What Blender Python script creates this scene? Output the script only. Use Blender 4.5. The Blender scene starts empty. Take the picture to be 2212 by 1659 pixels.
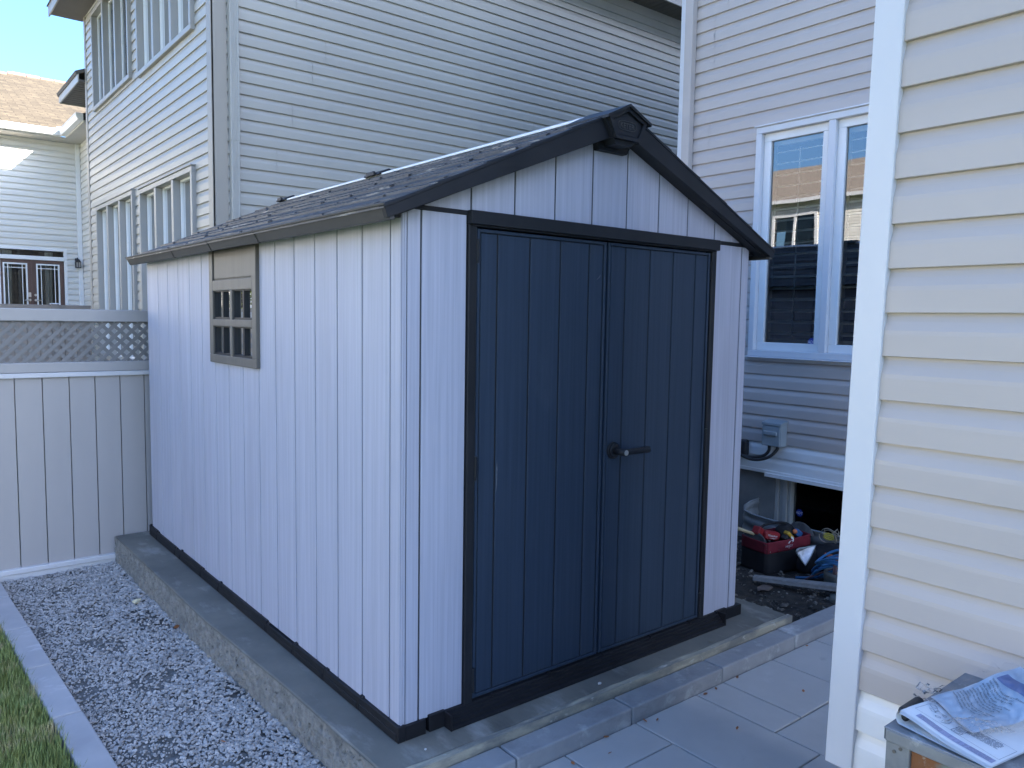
import bpy, bmesh, math, random
from mathutils import Vector, Matrix, noise as mnoise
RAD = math.radians
rng = random.Random(7)
sc = bpy.context.scene
C = sc.collection

# ------------------------------------------------------------------ camera, sky, sun, exposure
def make_camera():
    yaw, pitch, roll = 0.6796, 0.0834, 0.0158
    f = Vector((math.sin(yaw)*math.cos(pitch), math.cos(yaw)*math.cos(pitch), -math.sin(pitch)))
    rt = Vector((math.cos(yaw), -math.sin(yaw), 0)); up = rt.cross(f)
    c, s = math.cos(roll), math.sin(roll)
    r2 = c*rt + s*up; u2 = -s*rt + c*up
    cam = bpy.data.cameras.new('camera'); o = bpy.data.objects.new('camera', cam); C.objects.link(o)
    m = Matrix((r2, u2, -f)).transposed().to_4x4(); m.translation = Vector((-1.455, -2.4447, 1.5993))
    o.matrix_world = m
    cam.sensor_width = 36; cam.lens = 36*1678.2/2212; cam.clip_start = 0.05; cam.clip_end = 2000
    sc.camera = o
make_camera()
SUN_DIR = Vector((0.50, -1.0, 0.0)); SUN_EL = RAD(25.0)
SUN_DIR.normalize()
w = bpy.data.worlds.new('World'); sc.world = w; w.use_nodes = True
nt = w.node_tree; nt.nodes.clear()
sky = nt.nodes.new('ShaderNodeTexSky'); sky.sky_type = 'NISHITA'; sky.sun_disc = False
sky.sun_elevation = SUN_EL; sky.sun_rotation = math.atan2(SUN_DIR.x, SUN_DIR.y)
sky.air_density = 1.0; sky.dust_density = 3.0; sky.ozone_density = 8.0
bg = nt.nodes.new('ShaderNodeBackground'); bg.inputs[1].default_value = 0.08
wo = nt.nodes.new('ShaderNodeOutputWorld')
nt.links.new(sky.outputs[0], bg.inputs[0]); nt.links.new(bg.outputs[0], wo.inputs[0])
sl = bpy.data.lights.new('sun', 'SUN'); sl.energy = 4.0; sl.angle = RAD(0.5); sl.color = (1.0, 0.93, 0.84)
so = bpy.data.objects.new('sun', sl); C.objects.link(so)
sd = Vector((SUN_DIR.x*math.cos(SUN_EL), SUN_DIR.y*math.cos(SUN_EL), math.sin(SUN_EL)))
so.rotation_euler = sd.to_track_quat('Z', 'Y').to_euler(); so.location = (30, -40, 40)
sc.view_settings.view_transform = 'Standard'; sc.view_settings.look = 'None'
sc.view_settings.gamma = 1.0; sc.view_settings.exposure = 3.0; sc.view_settings.use_curve_mapping = False
sc.cycles.max_bounces = 8; sc.cycles.diffuse_bounces = 5

# ------------------------------------------------------------------ materials
M = {}
def mat(name, col, rough=0.6, col2=None, scale=(4, 4, 4), detail=4, lo=0.35, hi=0.65, bump=0.0, bscale=None, bdist=0.004,
        metal=0.0, spec=0.5, spots=None, rnd=0.0):
    m = bpy.data.materials.new(name); m.use_nodes = True; n = m.node_tree; L = n.links
    b = n.nodes['Principled BSDF']
    b.inputs['Roughness'].default_value = rough; b.inputs['Metallic'].default_value = metal
    b.inputs['Specular IOR Level'].default_value = .3 if name in ('shed_door', 'shed_trim', 'shed_base') else spec
    tc = n.nodes.new('ShaderNodeTexCoord')
    src = tc.outputs['Object']
    oi = n.nodes.new('ShaderNodeObjectInfo')
    if rnd > 0:
        ad = n.nodes.new('ShaderNodeVectorMath'); ad.operation = 'ADD'
        sm = n.nodes.new('ShaderNodeMath'); sm.operation = 'MULTIPLY'; sm.inputs[1].default_value = 37.0
        L.new(oi.outputs['Random'], sm.inputs[0]); L.new(src, ad.inputs[0]); L.new(sm.outputs[0], ad.inputs[1]); src = ad.outputs[0]
    def noise(sc3, det, rg=0.6):
        mp = n.nodes.new('ShaderNodeMapping'); mp.inputs['Scale'].default_value = sc3
        nz = n.nodes.new('ShaderNodeTexNoise'); nz.inputs['Scale'].default_value = 1.0
        nz.inputs['Detail'].default_value = det; nz.inputs['Roughness'].default_value = rg
        L.new(src, mp.inputs[0]); L.new(mp.outputs[0], nz.inputs[0]); return nz.outputs[0]
    c2 = col2 if col2 else tuple(v*0.9 for v in col)
    rp = n.nodes.new('ShaderNodeValToRGB')
    rp.color_ramp.elements[0].position = lo; rp.color_ramp.elements[1].position = hi
    rp.color_ramp.elements[0].color = (*c2, 1); rp.color_ramp.elements[1].color = (*col, 1)
    L.new(noise(scale, detail), rp.inputs[0]); out = rp.outputs[0]
    if spots:   # (colour, scale3, lo, hi): dirt or wear of its own shape
        for (sc_col, s3, a, bb) in spots:
            r2 = n.nodes.new('ShaderNodeValToRGB'); r2.color_ramp.elements[0].position = a; r2.color_ramp.elements[1].position = bb
            L.new(noise(s3, 6, 0.65), r2.inputs[0])
            mx = n.nodes.new('ShaderNodeMix'); mx.data_type = 'RGBA'
            L.new(r2.outputs[0], mx.inputs[0]); L.new(out, mx.inputs[6]); mx.inputs[7].default_value = (*sc_col, 1); out = mx.outputs[2]
    if rnd > 0:
        hv = n.nodes.new('ShaderNodeHueSaturation'); mr = n.nodes.new('ShaderNodeMapRange')
        mr.inputs[3].default_value = 1-rnd; mr.inputs[4].default_value = 1+rnd
        L.new(oi.outputs['Random'], mr.inputs[0]); L.new(mr.outputs[0], hv.inputs['Value']); L.new(out, hv.inputs['Color']); out = hv.outputs[0]
    L.new(out, b.inputs['Base Color'])
    if bump:
        bp = n.nodes.new('ShaderNodeBump'); bp.inputs['Strength'].default_value = bump; bp.inputs['Distance'].default_value = bdist
        L.new(noise(bscale or scale, 5), bp.inputs['Height']); L.new(bp.outputs[0], b.inputs['Normal'])
    M[name] = m; return m
def glass(name, tint, ior=1.7, rough=0.0, wav=0.0):
    m = bpy.data.materials.new(name); m.use_nodes = True; n = m.node_tree; L = n.links
    n.nodes.remove(n.nodes['Principled BSDF']); out = n.nodes['Material Output']
    fr = n.nodes.new('ShaderNodeFresnel'); fr.inputs[0].default_value = ior
    tr = n.nodes.new('ShaderNodeBsdfTransparent'); tr.inputs[0].default_value = (*tint, 1)
    gl = n.nodes.new('ShaderNodeBsdfGlossy'); gl.inputs['Roughness'].default_value = rough
    mx = n.nodes.new('ShaderNodeMixShader')
    if wav:
        tc = n.nodes.new('ShaderNodeTexCoord'); nz = n.nodes.new('ShaderNodeTexNoise'); nz.inputs['Scale'].default_value = 2.2; nz.inputs['Detail'].default_value = 1
        bp = n.nodes.new('ShaderNodeBump'); bp.inputs['Strength'].default_value = wav; bp.inputs['Distance'].default_value = 0.02
        L.new(tc.outputs['Object'], nz.inputs[0]); L.new(nz.outputs[0], bp.inputs['Height']); L.new(bp.outputs[0], gl.inputs['Normal'])
    L.new(fr.outputs[0], mx.inputs[0]); L.new(tr.outputs[0], mx.inputs[1]); L.new(gl.outputs[0], mx.inputs[2]); L.new(mx.outputs[0], out.inputs[0])
    M[name] = m; return m

mat('siding_grey', (.42, .40, .355), .45, (.385, .365, .33), (.6, .6, 3), 3, bump=.06, bscale=(4, 4, 90))
mat('siding_beige', (.495, .442, .410), .42, (.46, .41, .38), (.7, .7, 4), 4, bump=.10, bscale=(7, 7, 160), bdist=.002)
mat('siding_pale', (.70, .68, .63), .5, (.65, .63, .585), (.6, .6, 3), 3)
mat('white_vinyl', (.80, .80, .79), .35, (.75, .75, .74), (3, 3, 3), 4, spots=[((.55, .54, .48), (2, 2, 5), .62, .85)])
mat('white_trim', (.65, .655, .675), .35, (.615, .62, .64), (2, 2, 1), 4, spots=[((.62, .6, .56), (6, 6, 3), .68, .9)])
mat('taupe_trim', (.34, .31, .27), .5, (.31, .285, .25), (2, 2, 1))
mat('grey_trim', (.42, .41, .38), .45, (.39, .38, .355), (2, 2, 1))
mat('frame_grey', (.34, .325, .305), .45, (.31, .30, .28), (2, 2, 1))
mat('shed_panel', (.475, .485, .575), .55, (.37, .38, .46), (75, 75, 1.3), 5, .3, .7, bump=.25, bscale=(260, 260, 14), bdist=.0012,
    spots=[((.37, .375, .45), (4, 4, .6), .52, .78)])
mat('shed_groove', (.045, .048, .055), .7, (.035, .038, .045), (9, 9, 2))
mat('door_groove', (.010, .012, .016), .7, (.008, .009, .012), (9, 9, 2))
mat('shed_door', (.033, .052, .084), .5, (.023, .038, .064), (75, 75, 1.3), 5, .3, .7, bump=.25, bscale=(260, 260, 14), bdist=.0012,
    spots=[((.060, .080, .11), (3, 3, .9), .6, .85)])
mat('shed_trim', (.019, .0205, .025), .5, (.013, .0145, .018), (6, 6, 6), 5, bump=.1, bscale=(120, 120, 120), bdist=.001, spots=[((.04, .041, .046), (5, 5, 9), .62, .85)])
mat('shed_base', (.014, .014, .017), .5, (.009, .009, .011), (9, 9, 9), 5, bump=.2, bscale=(60, 60, 60), bdist=.002, spots=[((.10, .10, .10), (9, 9, 9), .66, .9)])
mat('shed_window', (.132, .118, .102), .5, (.112, .10, .086), (20, 20, 2), 4)
mat('shed_roof', (.050, .046, .045), .55, (.030, .029, .031), (5, 5, 5), 6, .3, .7, bump=.5, bscale=(70, 20, 70), bdist=.003,
    spots=[((.30, .27, .235), (34, 3.5, 34), .575, .65), ((.105, .096, .09), (3, 3, 3), .5, .8), ((.02, .02, .022), (40, 5, 40), .62, .70)])
mat('ridge_white', (.86, .87, .88), .25, (.80, .81, .82), (4, 2, 4))
mat('concrete', (.215, .20, .165), .85, (.12, .115, .10), (2.2, 2.2, 2.2), 8, .3, .7, bump=.3, bscale=(40, 40, 40), bdist=.003,
    spots=[((.34, .33, .30), (5, 2.2, 3.5), .54, .74), ((.075, .073, .065), (4, 1.3, 4), .58, .80)])
mat('concrete_rough', (.29, .28, .255), .9, (.17, .165, .15), (18, 18, 18), 8, .35, .65, bump=1.0, bscale=(70, 70, 70), bdist=.012,
    spots=[((.05, .048, .045), (55, 55, 55), .60, .68), ((.30, .285, .25), (2.0, 2.0, 6), .56, .75)])
mat('form_timber', (.44, .40, .31), .85, (.30, .28, .225), (3, 30, 30), 6, bump=.4, bscale=(8, 60, 60), spots=[((.20, .195, .175), (4, 14, 9), .44, .60), ((.60, .57, .50), (9, 24, 20), .60, .70)])
mat('kerb_stone', (.34, .34, .345), .8, (.26, .262, .27), (6, 6, 6), 7, .3, .7, bump=.25, bscale=(60, 60, 60), bdist=.003,
    spots=[((.52, .52, .52), (7, 7, 7), .55, .72), ((.17, .17, .175), (4, 4, 9), .54, .8)], rnd=.07)
mat('edge_stone', (.45, .43, .43), .8, (.37, .355, .36), (5, 5, 5), 7, .3, .7, bump=.2, bscale=(60, 60, 60), bdist=.003,
    spots=[((.60, .58, .58), (6, 3, 6), .60, .74)], rnd=.06)
mat('paver', (.50, .485, .47), .85, (.42, .41, .40), (2.5, 2.5, 2.5), 8, .3, .7, bump=.3, bscale=(90, 90, 90), bdist=.002,
    spots=[((.54, .53, .52), (3, 3, 3), .60, .80), ((.29, .285, .28), (5, 5, 5), .63, .82)])
mat('joint_sand', (.10, .095, .085), .95, (.06, .058, .05), (60, 60, 60), 4)
mat('gravel_bed_mat', (.21, .20, .19), .95, (.09, .086, .08), (14, 14, 14), 8, bump=1, bscale=(50, 50, 50), bdist=.01)
mat('soil', (.055, .047, .038), .95, (.025, .021, .018), (12, 12, 12), 8, bump=1, bscale=(40, 40, 40), bdist=.015)
mat('lawn', (.10, .13, .045), .95, (.06, .085, .028), (5, 5, 5), 6, spots=[((.20, .17, .085), (3, 3, 3), .55, .75)])
mat('timber_grey', (.26, .255, .25), .8, (.20, .195, .19), (4, 40, 40), 6, bump=.2, bscale=(6, 60, 60))
mat('galvanised', (.30, .31, .325), .5, (.21, .22, .235), (14, 14, 14), 6, metal=.4, spots=[((.55, .56, .57), (9, 9, 9), .6, .7), ((.22, .20, .18), (5, 5, 5), .68, .85)])
mat('rusty_panel', (.26, .29, .26), .75, (.15, .18, .165), (16, 16, 16), 7, .3, .7, bump=.5, bscale=(40, 40, 40), bdist=.003,
    spots=[((.22, .085, .03), (10, 10, 10), .46, .60), ((.08, .04, .025), (18, 18, 18), .58, .70), ((.40, .38, .33), (30, 30, 30), .64, .74)])
mat('black_plastic', (.022, .022, .024), .45, (.016, .016, .018), (8, 8, 8))
mat('dark_void', (.006, .006, .007), .9, (.004, .004, .005), (4, 4, 4), spec=.1)
mat('room_dark', (.035, .037, .04), .9, (.025, .027, .03), (2, 2, 2), spec=.1)
mat('shutter_white', (.72, .72, .70), .45, (.68, .68, .66), (3, 3, 3))
mat('paper', (.80, .80, .80), .75, (.76, .76, .765), (20, 20, 20), bump=.05, bscale=(12, 12, 12))
mat('ink_grey', (.28, .28, .32), .8, (.16, .16, .20), (40, 40, 40))
mat('ink_lilac', (.36, .36, .50), .8, (.32, .32, .46), (60, 60, 60))
mat('ink_black', (.025, .025, .03), .7, (.02, .02, .024), (40, 40, 40))
mat('meter_grey', (.30, .34, .36), .5, (.26, .30, .32), (6, 6, 6))
mat('cable_black', (.025, .025, .027), .55, (.02, .02, .02), (6, 6, 6))
mat('foundation', (.24, .235, .22), .9, (.18, .175, .165), (4, 4, 4), 7, bump=.4, bscale=(30, 30, 30), bdist=.005)
mat('corrugated_steel', (.34, .36, .37), .45, (.27, .29, .30), (6, 6, 6), metal=.5)
mat('bag_red', (.20, .012, .025), .8, (.16, .010, .02), (20, 20, 20), bump=.3, bscale=(300, 300, 300), bdist=.001)
mat('bag_black', (.016, .015, .017), .85, (.011, .010, .012), (12, 12, 12), bump=.3, bscale=(200, 200, 200), bdist=.001)
mat('bag_dusty', (.10, .098, .095), .85, (.05, .048, .048), (16, 16, 16))
mat('tool_red', (.30, .015, .02), .5, (.24, .013, .016), (8, 8, 8))
mat('tool_yellow', (.50, .29, .025), .45, (.62, .36, .03), (8, 8, 8))
mat('tool_orange', (.55, .15, .06), .45, (.7, .2, .07), (8, 8, 8))
mat('tool_blue', (.05, .16, .36), .45, (.04, .13, .30), (8, 8, 8))
mat('wood_handle', (.50, .42, .26), .6, (.42, .35, .21), (4, 40, 40))
mat('foil', (.62, .63, .66), .32, (.50, .51, .54), (30, 30, 30), metal=.6, bump=.8, bscale=(50, 50, 50), bdist=.006)
mat('rope_blue', (.04, .17, .36), .6, (.04, .17, .38), (30, 30, 30))
mat('rope_grey', (.20, .14, .15), .8, (.15, .10, .11), (60, 60, 60))
mat('wire_tan', (.36, .33, .26), .6, (.30, .27, .21), (20, 20, 20))
mat('wire_yellow', (.60, .52, .10), .55, (.5, .44, .08), (20, 20, 20))
mat('bucket_grey', (.16, .17, .16), .6, (.12, .13, .12), (6, 6, 6))
mat('brick_stone', (.17, .13, .11), .9, (.13, .10, .085), (20, 20, 20), bump=.4, bscale=(50, 50, 50))
mat('foam_rock', (.62, .55, .38), .9, (.52, .46, .32), (40, 40, 40), bump=.6, bscale=(90, 90, 90), bdist=.004)
mat('leaf_orange', (.36, .14, .05), .7, (.26, .10, .04), (60, 60, 60), rnd=.25)
mat('shingle', (.30, .25, .20), .9, (.22, .18, .145), (9, 9, 9), 3, .4, .6, bump=.4, bscale=(30, 30, 30), bdist=.01, spots=[((.36, .31, .25), (5, 5, 5), .55, .7)])
mat('shingle_grey', (.14, .125, .11), .9, (.10, .09, .08), (9, 9, 9))
mat('ridge_red', (.30, .15, .11), .9, (.24, .12, .09), (9, 9, 9))
mat('brown_door', (.115, .062, .047), .5, (.10, .054, .041), (6, 6, 2))
mat('curtain', (.62, .60, .52), .9, (.52, .50, .43), (70, 8, 3))
mat('room_brown', (.12, .085, .055), .9, (.09, .06, .04), (2, 2, 12))
mat('nickel', (.55, .5, .44), .35, (.5, .45, .4), (5, 5, 5), metal=.8)
mat('soffit_dark', (.12, .11, .10), .6, (.10, .09, .08), (2, 2, 2))
mat('soffit_pale', (.50, .48, .44), .6, (.46, .44, .40), (2, 2, 2))
mat('tan_fence', (.25, .21, .18), .6, (.22, .185, .16), (3, 3, 1))
mat('fence_vinyl', (.38, .355, .345), .45, (.35, .33, .32), (2, 2, .6), 3, spots=[((.38, .37, .34), (5, 5, 3), .66, .9)])
mat('fence_rail', (.36, .34, .33), .45, (.33, .315, .305), (3, 3, 3))
mat('fence_bright', (.56, .55, .56), .4, (.52, .515, .52), (3, 3, 3))
mat('lattice_mat', (.20, .192, .188), .6, (.17, .165, .16), (4, 4, 4))
mat('conifer_leaf', (.30, .32, .07), .8, (.10, .13, .03), (5, 5, 5))
mat('bark', (.10, .075, .055), .9, (.07, .05, .04), (9, 9, 3))
mat('sticker_blue', (.03, .05, .30), .4, (.025, .045, .27), (9, 9, 9))
mat('sticker_white', (.8, .8, .8), .5, (.78, .78, .78), (9, 9, 9))
mat('scuff', (.11, .13, .16), .8, (.07, .085, .11), (60, 60, 60))
glass('house_glass', (.80, .84, .84), 2.7, 0.0, .02)
glass('far_glass', (.72, .76, .78), 2.0)
glass('shed_glass', (.12, .12, .12), 2.4)
glass('plastic_film', (.97, .97, .98), 1.28, .25, .12)
glass('dark_glass', (.5, .52, .54), 1.35)
mat('eave_dark', (.066, .062, .058), .5, (.052, .049, .046), (9, 3, 9), 5, spots=[((.12, .115, .11), (4, 3, 12), .62, .82)])
def grass_mat():
    m = mat('grass', (.26, .29, .085), .7, (.13, .19, .05), (6, 6, 6), 4, spots=[((.46, .38, .20), (9, 9, 9), .52, .64)]); return m
grass_mat()

# ------------------------------------------------------------------ mesh helpers
class MB:
    def __init__(s): s.v = []; s.f = []
    def add(s, vs, fs):
        b = len(s.v); s.v += [tuple(p) for p in vs]; s.f += [tuple(i+b for i in f) for f in fs]; return s
    def box(s, x0, x1, y0, y1, z0, z1):
        x0, x1 = min(x0, x1), max(x0, x1); y0, y1 = min(y0, y1), max(y0, y1); z0, z1 = min(z0, z1), max(z0, z1)
        return s.add([(x0, y0, z0), (x1, y0, z0), (x1, y1, z0), (x0, y1, z0), (x0, y0, z1), (x1, y0, z1), (x1, y1, z1), (x0, y1, z1)],
                     [(0, 3, 2, 1), (4, 5, 6, 7), (0, 1, 5, 4), (1, 2, 6, 5), (2, 3, 7, 6), (3, 0, 4, 7)])
    def quad(s, a, b, c, d): return s.add([a, b, c, d], [(0, 1, 2, 3)])
    def prism(s, poly, fn, a, b):
        n = len(poly); vs = [fn(p[0], p[1], a) for p in poly] + [fn(p[0], p[1], b) for p in poly]
        fs = [tuple(range(n-1, -1, -1)), tuple(range(n, 2*n))] + [(i, (i+1) % n, n+(i+1) % n, n+i) for i in range(n)]
        return s.add(vs, fs)
    def tube(s, path, r, n=8, cap=True):
        path = [Vector(p) for p in path]; k = len(path); rs = r if isinstance(r, (list, tuple)) else [r]*k
        vs = []; up = None
        for i, p in enumerate(path):
            t = (path[min(i+1, k-1)] - path[max(i-1, 0)]).normalized()
            if up is None:
                up = Vector((0, 0, 1)) if abs(t.z) < .9 else Vector((1, 0, 0))
            a = (up - t*up.dot(t)).normalized(); up = a; b = t.cross(a)
            for j in range(n):
                q = 2*math.pi*j/n; vs.append(p + (a*math.cos(q) + b*math.sin(q))*rs[i])
        fs = [(i*n+j, i*n+(j+1) % n, (i+1)*n+(j+1) % n, (i+1)*n+j) for i in range(k-1) for j in range(n)]
        if cap: fs += [tuple(range(n-1, -1, -1)), tuple((k-1)*n+j for j in range(n))]
        return s.add(vs, fs)
    def grid(s, fn, nu, nv):
        vs = [fn(i/nu, j/nv) for i in range(nu+1) for j in range(nv+1)]
        return s.add(vs, [(i*(nv+1)+j, (i+1)*(nv+1)+j, (i+1)*(nv+1)+j+1, i*(nv+1)+j+1) for i in range(nu) for j in range(nv)])
    def build(s, name, m, parent=None, bevel=0, smooth=False, solid=0, seg=2, nrm=True):
        off = Vector((0, 0, 0)); p = parent
        while p is not None: off += p.location; p = p.parent
        me = bpy.data.meshes.new(name); me.from_pydata([tuple(Vector(v)-off) for v in s.v], [], s.f); me.validate()
        if nrm:
            bm = bmesh.new(); bm.from_mesh(me); bmesh.ops.recalc_face_normals(bm, faces=bm.faces); bm.to_mesh(me); bm.free()
        me.materials.append(M[m] if isinstance(m, str) else m)
        o = bpy.data.objects.new(name, me); C.objects.link(o)
        if parent: o.parent = parent
        if smooth:
            for q in me.polygons: q.use_smooth = True
        if solid:
            md = o.modifiers.new('solid', 'SOLIDIFY'); md.thickness = solid; md.offset = 0
        if bevel:
            md = o.modifiers.new('bevel', 'BEVEL'); md.width = bevel; md.segments = seg; md.limit_method = 'ANGLE'; md.angle_limit = RAD(40); md.harden_normals = False
        return o
def tag(o, label=None, cat=None, group=None, kind=None):
    if label: o['label'] = label
    if cat: o['category'] = cat
    if group: o['group'] = group
    if kind: o['kind'] = kind
    return o
def thing(name, label, cat, loc=(0, 0, 0), group=None):
    o = bpy.data.objects.new(name, None); o.location = loc; o.empty_display_size = .1; C.objects.link(o)
    return tag(o, label, cat, group)
def structure(o, label, cat): return tag(o, label, cat, None, 'structure')
XZ = lambda u, v, d: (u, d, v)      # prism in the x-z plane, extruded along y
YZ = lambda u, v, d: (d, u, v)
XY = lambda u, v, d: (u, v, d)
def text2d(s, size=1.0, align='LEFT'):
    cu = bpy.data.curves.new('t', 'FONT'); cu.body = s; cu.size = size; cu.align_x = align; cu.resolution_u = 3
    o = bpy.data.objects.new('t', cu); C.objects.link(o)
    dg = bpy.context.evaluated_depsgraph_get(); me = bpy.data.meshes.new_from_object(o.evaluated_get(dg))
    vs = [(v.co.x, v.co.y) for v in me.vertices]; fs = [tuple(p.vertices) for p in me.polygons]
    bpy.data.objects.remove(o); bpy.data.curves.remove(cu); bpy.data.meshes.remove(me)
    return vs, fs
def put_text(mb, s, size, fn, align='LEFT'):
    vs, fs = text2d(s, size, align); mb.add([fn(u, v) for u, v in vs], fs)

# lapped siding with real course profile; axis 'x' = wall in plane y=plane, runs along x; 'y' = wall in plane x=plane
PROF = [(0, .0140), (.015, .0150), (.50, .0142), (.60, .0130), (.68, .0100), (.80, .005), (.93, .0012), (1.0, .0005)]
def siding(mb, axis, plane, sign, u0, u1, z0, z1, c, holes=(), seams=0, seed=1, zref=None, seam_every=3.6, dk=1.0):
    r = random.Random(seed); zref = z0 if zref is None else zref
    k0 = math.floor((z0-zref)/c + 1e-6); k1 = math.ceil((z1-zref)/c - 1e-6)
    def P(u, z, d): return (u, plane+sign*d, z) if axis == 'x' else (plane+sign*d, u, z)
    def dep(t):
        for (a, da), (b, db) in zip(PROF, PROF[1:]):
            if a <= t <= b: return da + (db-da)*(t-a)/(b-a)
        return PROF[-1][1]
    cuts = []
    for k in range(k0, k1):
        if seams and k % 2 == 0:
            cuts = []; u = u0 + r.uniform(.3, seam_every)
            while u < u1: cuts.append(u); u += seam_every*r.uniform(.75, 1.2)
        za, zb = max(z0, zref+k*c), min(z1, zref+(k+1)*c)
        zs = {za, zb}
        for h in holes:
            for hz in (h[2], h[3]):
                if za < hz < zb: zs.add(hz)
        for t, d in PROF:
            z = zref+(k+t)*c
            if za < z < zb: zs.add(z)
        zs = sorted(zs)
        for i, (p, q) in enumerate(zip(zs, zs[1:])):
            mid = (p+q)/2
            iv = [(u0, u1)]
            for h in holes:
                if h[2] < mid < h[3]:
                    nv = []
                    for a, b in iv:
                        if h[1] <= a or h[0] >= b: nv.append((a, b)); continue
                        if h[0] > a: nv.append((a, h[0]))
                        if h[1] < b: nv.append((h[1], b))
                    iv = nv
            for cu in cuts if seams else []:
                nv = []
                for a, b in iv:
                    if a < cu-.003 and b > cu+.003: nv += [(a, cu-.0022), (cu+.0022, b)]
                    else: nv.append((a, b))
                iv = nv
            d0, d1 = dep((p-zref)/c-k)*dk, dep((q-zref)/c-k)*dk
            for a, b in iv:
                if i == 0:
                    mb.quad(P(a, p, .001), P(b, p, .001), P(b, p, d0), P(a, p, d0))
                mb.quad(P(a, p, d0), P(b, p, d0), P(b, q, d1), P(a, q, d1))
    return mb
def wall_back(mb, axis, p0, p1, u0, u1, z0, z1, holes=()):
    """slab behind the siding, with openings"""
    us = sorted({u0, u1, *[h[0] for h in holes], *[h[1] for h in holes]}); zs = sorted({z0, z1, *[h[2] for h in holes], *[h[3] for h in holes]})
    us = [u for u in us if u0 <= u <= u1]; zs = [z for z in zs if z0 <= z <= z1]
    for a, b in zip(us, us[1:]):
        for c, d in zip(zs, zs[1:]):
            um, zm = (a+b)/2, (c+d)/2
            if any(h[0] < um < h[1] and h[2] < zm < h[3] for h in holes): continue
            if axis == 'x': mb.box(a, b, p0, p1, c, d)
            else: mb.box(p0, p1, a, b, c, d)
    return mb
def hip_roof(mb, x0, x1, y0, y1, z, slope, th=.18):
    W, D = x1-x0, y1-y0; h = min(W, D)/2
    if W < D: a, b = (x0+h, y0+h), (x0+h, y1-h)
    else: a, b = (x0+h, y0+h), (x1-h, y0+h)
    zt = z+h*slope
    vs = [(x0, y0, z), (x1, y0, z), (x1, y1, z), (x0, y1, z), (a[0], a[1], zt), (b[0], b[1], zt)]
    if W < D: fs = [(0, 1, 4), (1, 2, 5, 4), (2, 3, 5), (3, 0, 4, 5)]
    else: fs = [(0, 1, 5, 4), (1, 2, 5), (2, 3, 4, 5), (3, 0, 4)]
    mb.add(vs, fs)
    mb.add([(x0, y0, z), (x1, y0, z), (x1, y1, z), (x0, y1, z)], [(0, 3, 2, 1)])
    return mb
# ------------------------------------------------------------------ ground and paving
structure(MB().box(-150, 150, -150, 150, -.6, -.24).build('ground', 'lawn'), 'mown green lawn ground running off behind the houses', 'ground')
structure(MB().add([(-.68, -2.6, -.205), (-.10, -2.6, -.205), (-.10, 3.66, -.205), (-.95, 3.66, -.205)], [(0, 1, 2, 3)]).build('gravel_bed', 'gravel_bed_mat'), 'bed of crushed grey gravel beside the shed pad', 'gravel')
structure(MB().box(-.32, 4.0, -4.2, -.30, -.4, -.118).build('patio_bed', 'joint_sand'), 'sandy bedding under the patio slabs', 'patio')
def patio():
    u = .204; X0, Y0 = .96, -.3225; occ = set(); mb = MB(); r = random.Random(5)
    def put(i, j, w_, h_):
        for a in range(w_):
            for b in range(h_): occ.add((i+a, j+b))
        g = .0035; dz = r.uniform(-.0015, .0015)
        x0, x1, y1, y0 = X0+i*u+g, X0+(i+w_)*u-g, Y0-j*u-g, Y0-(j+h_)*u+g
        mb.box(x0, x1, y0, y1, -.16, -.10+dz)
    for a in ((-2, 0, 2, 1), (0, 0, 2, 3), (2, 0, 1, 2), (3, 0, 2, 2), (5, 0, 2, 2), (7, 0, 2, 2), (2, 2, 3, 2), (5, 2, 2, 2), (-3, 1, 3, 2), (-4, 0, 2, 1), (0, 3, 2, 2), (-2, 3, 2, 2)): put(*a)
    for j in range(0, 18):
        for i in range(-6, 14):
            if (i, j) in occ: continue
            op = [(3, 2), (2, 2), (2, 3), (2, 1), (1, 2), (1, 1)]; r.shuffle(op); op.sort(key=lambda q: q[0]*q[1] < 2)
            for w_, h_ in op:
                if i+w_ <= 14 and j+h_ <= 18 and not any((i+a, j+b) in occ for a in range(w_) for b in range(h_)): put(i, j, w_, h_); break
    structure(mb.build('patio', 'paver', bevel=.004), 'patio of large grey concrete slabs in a mixed bond', 'patio')
patio()

def concrete_pad():
    mb = MB(); poly = [(-.222, 3.60), (-.207, 1.63), (-.165, .63), (-.150, -.165), (2.36, -.165), (2.36, 3.60)]
    mb.prism(poly, XY, -.02, 0.0)
    o = mb.build('concrete_pad', 'concrete', bevel=.008, seg=3); structure(o, 'poured concrete pad under the shed with a rough honeycombed side', 'concrete')
    m2 = MB(); N = 260
    path = [(-.222, 3.60), (-.207, 1.63), (-.165, .63), (-.150, -.165)]
    ln = [0];
    for a, b in zip(path, path[1:]): ln.append(ln[-1]+math.dist(a, b))
    def at(t):
        s = t*ln[-1]
        for k in range(3):
            if s <= ln[k+1]+1e-6:
                q = (s-ln[k])/(ln[k+1]-ln[k]); return (path[k][0]+(path[k+1][0]-path[k][0])*q, path[k][1]+(path[k+1][1]-path[k][1])*q)
    def fn(i, j):
        x, y = at(i); z = -.004-.30*j
        e = min(1, j*8); d = .006*mnoise.noise(Vector((y*22, z*22, 1))) + .006*mnoise.noise(Vector((y*60, z*60, 5))) + .010*mnoise.noise(Vector((y*3, z*5, 9)))
        hole = max(0, mnoise.noise(Vector((y*38, z*38, 3)))-.15)*.035*(1 if -.16 < z < -.02 else .3)
        return (x-.003-e*(d-hole*1.0), y, z)
    m2.grid(fn, N*2, 42)
    m2.build('pad_side', 'concrete_rough', o, smooth=False)
concrete_pad()
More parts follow.
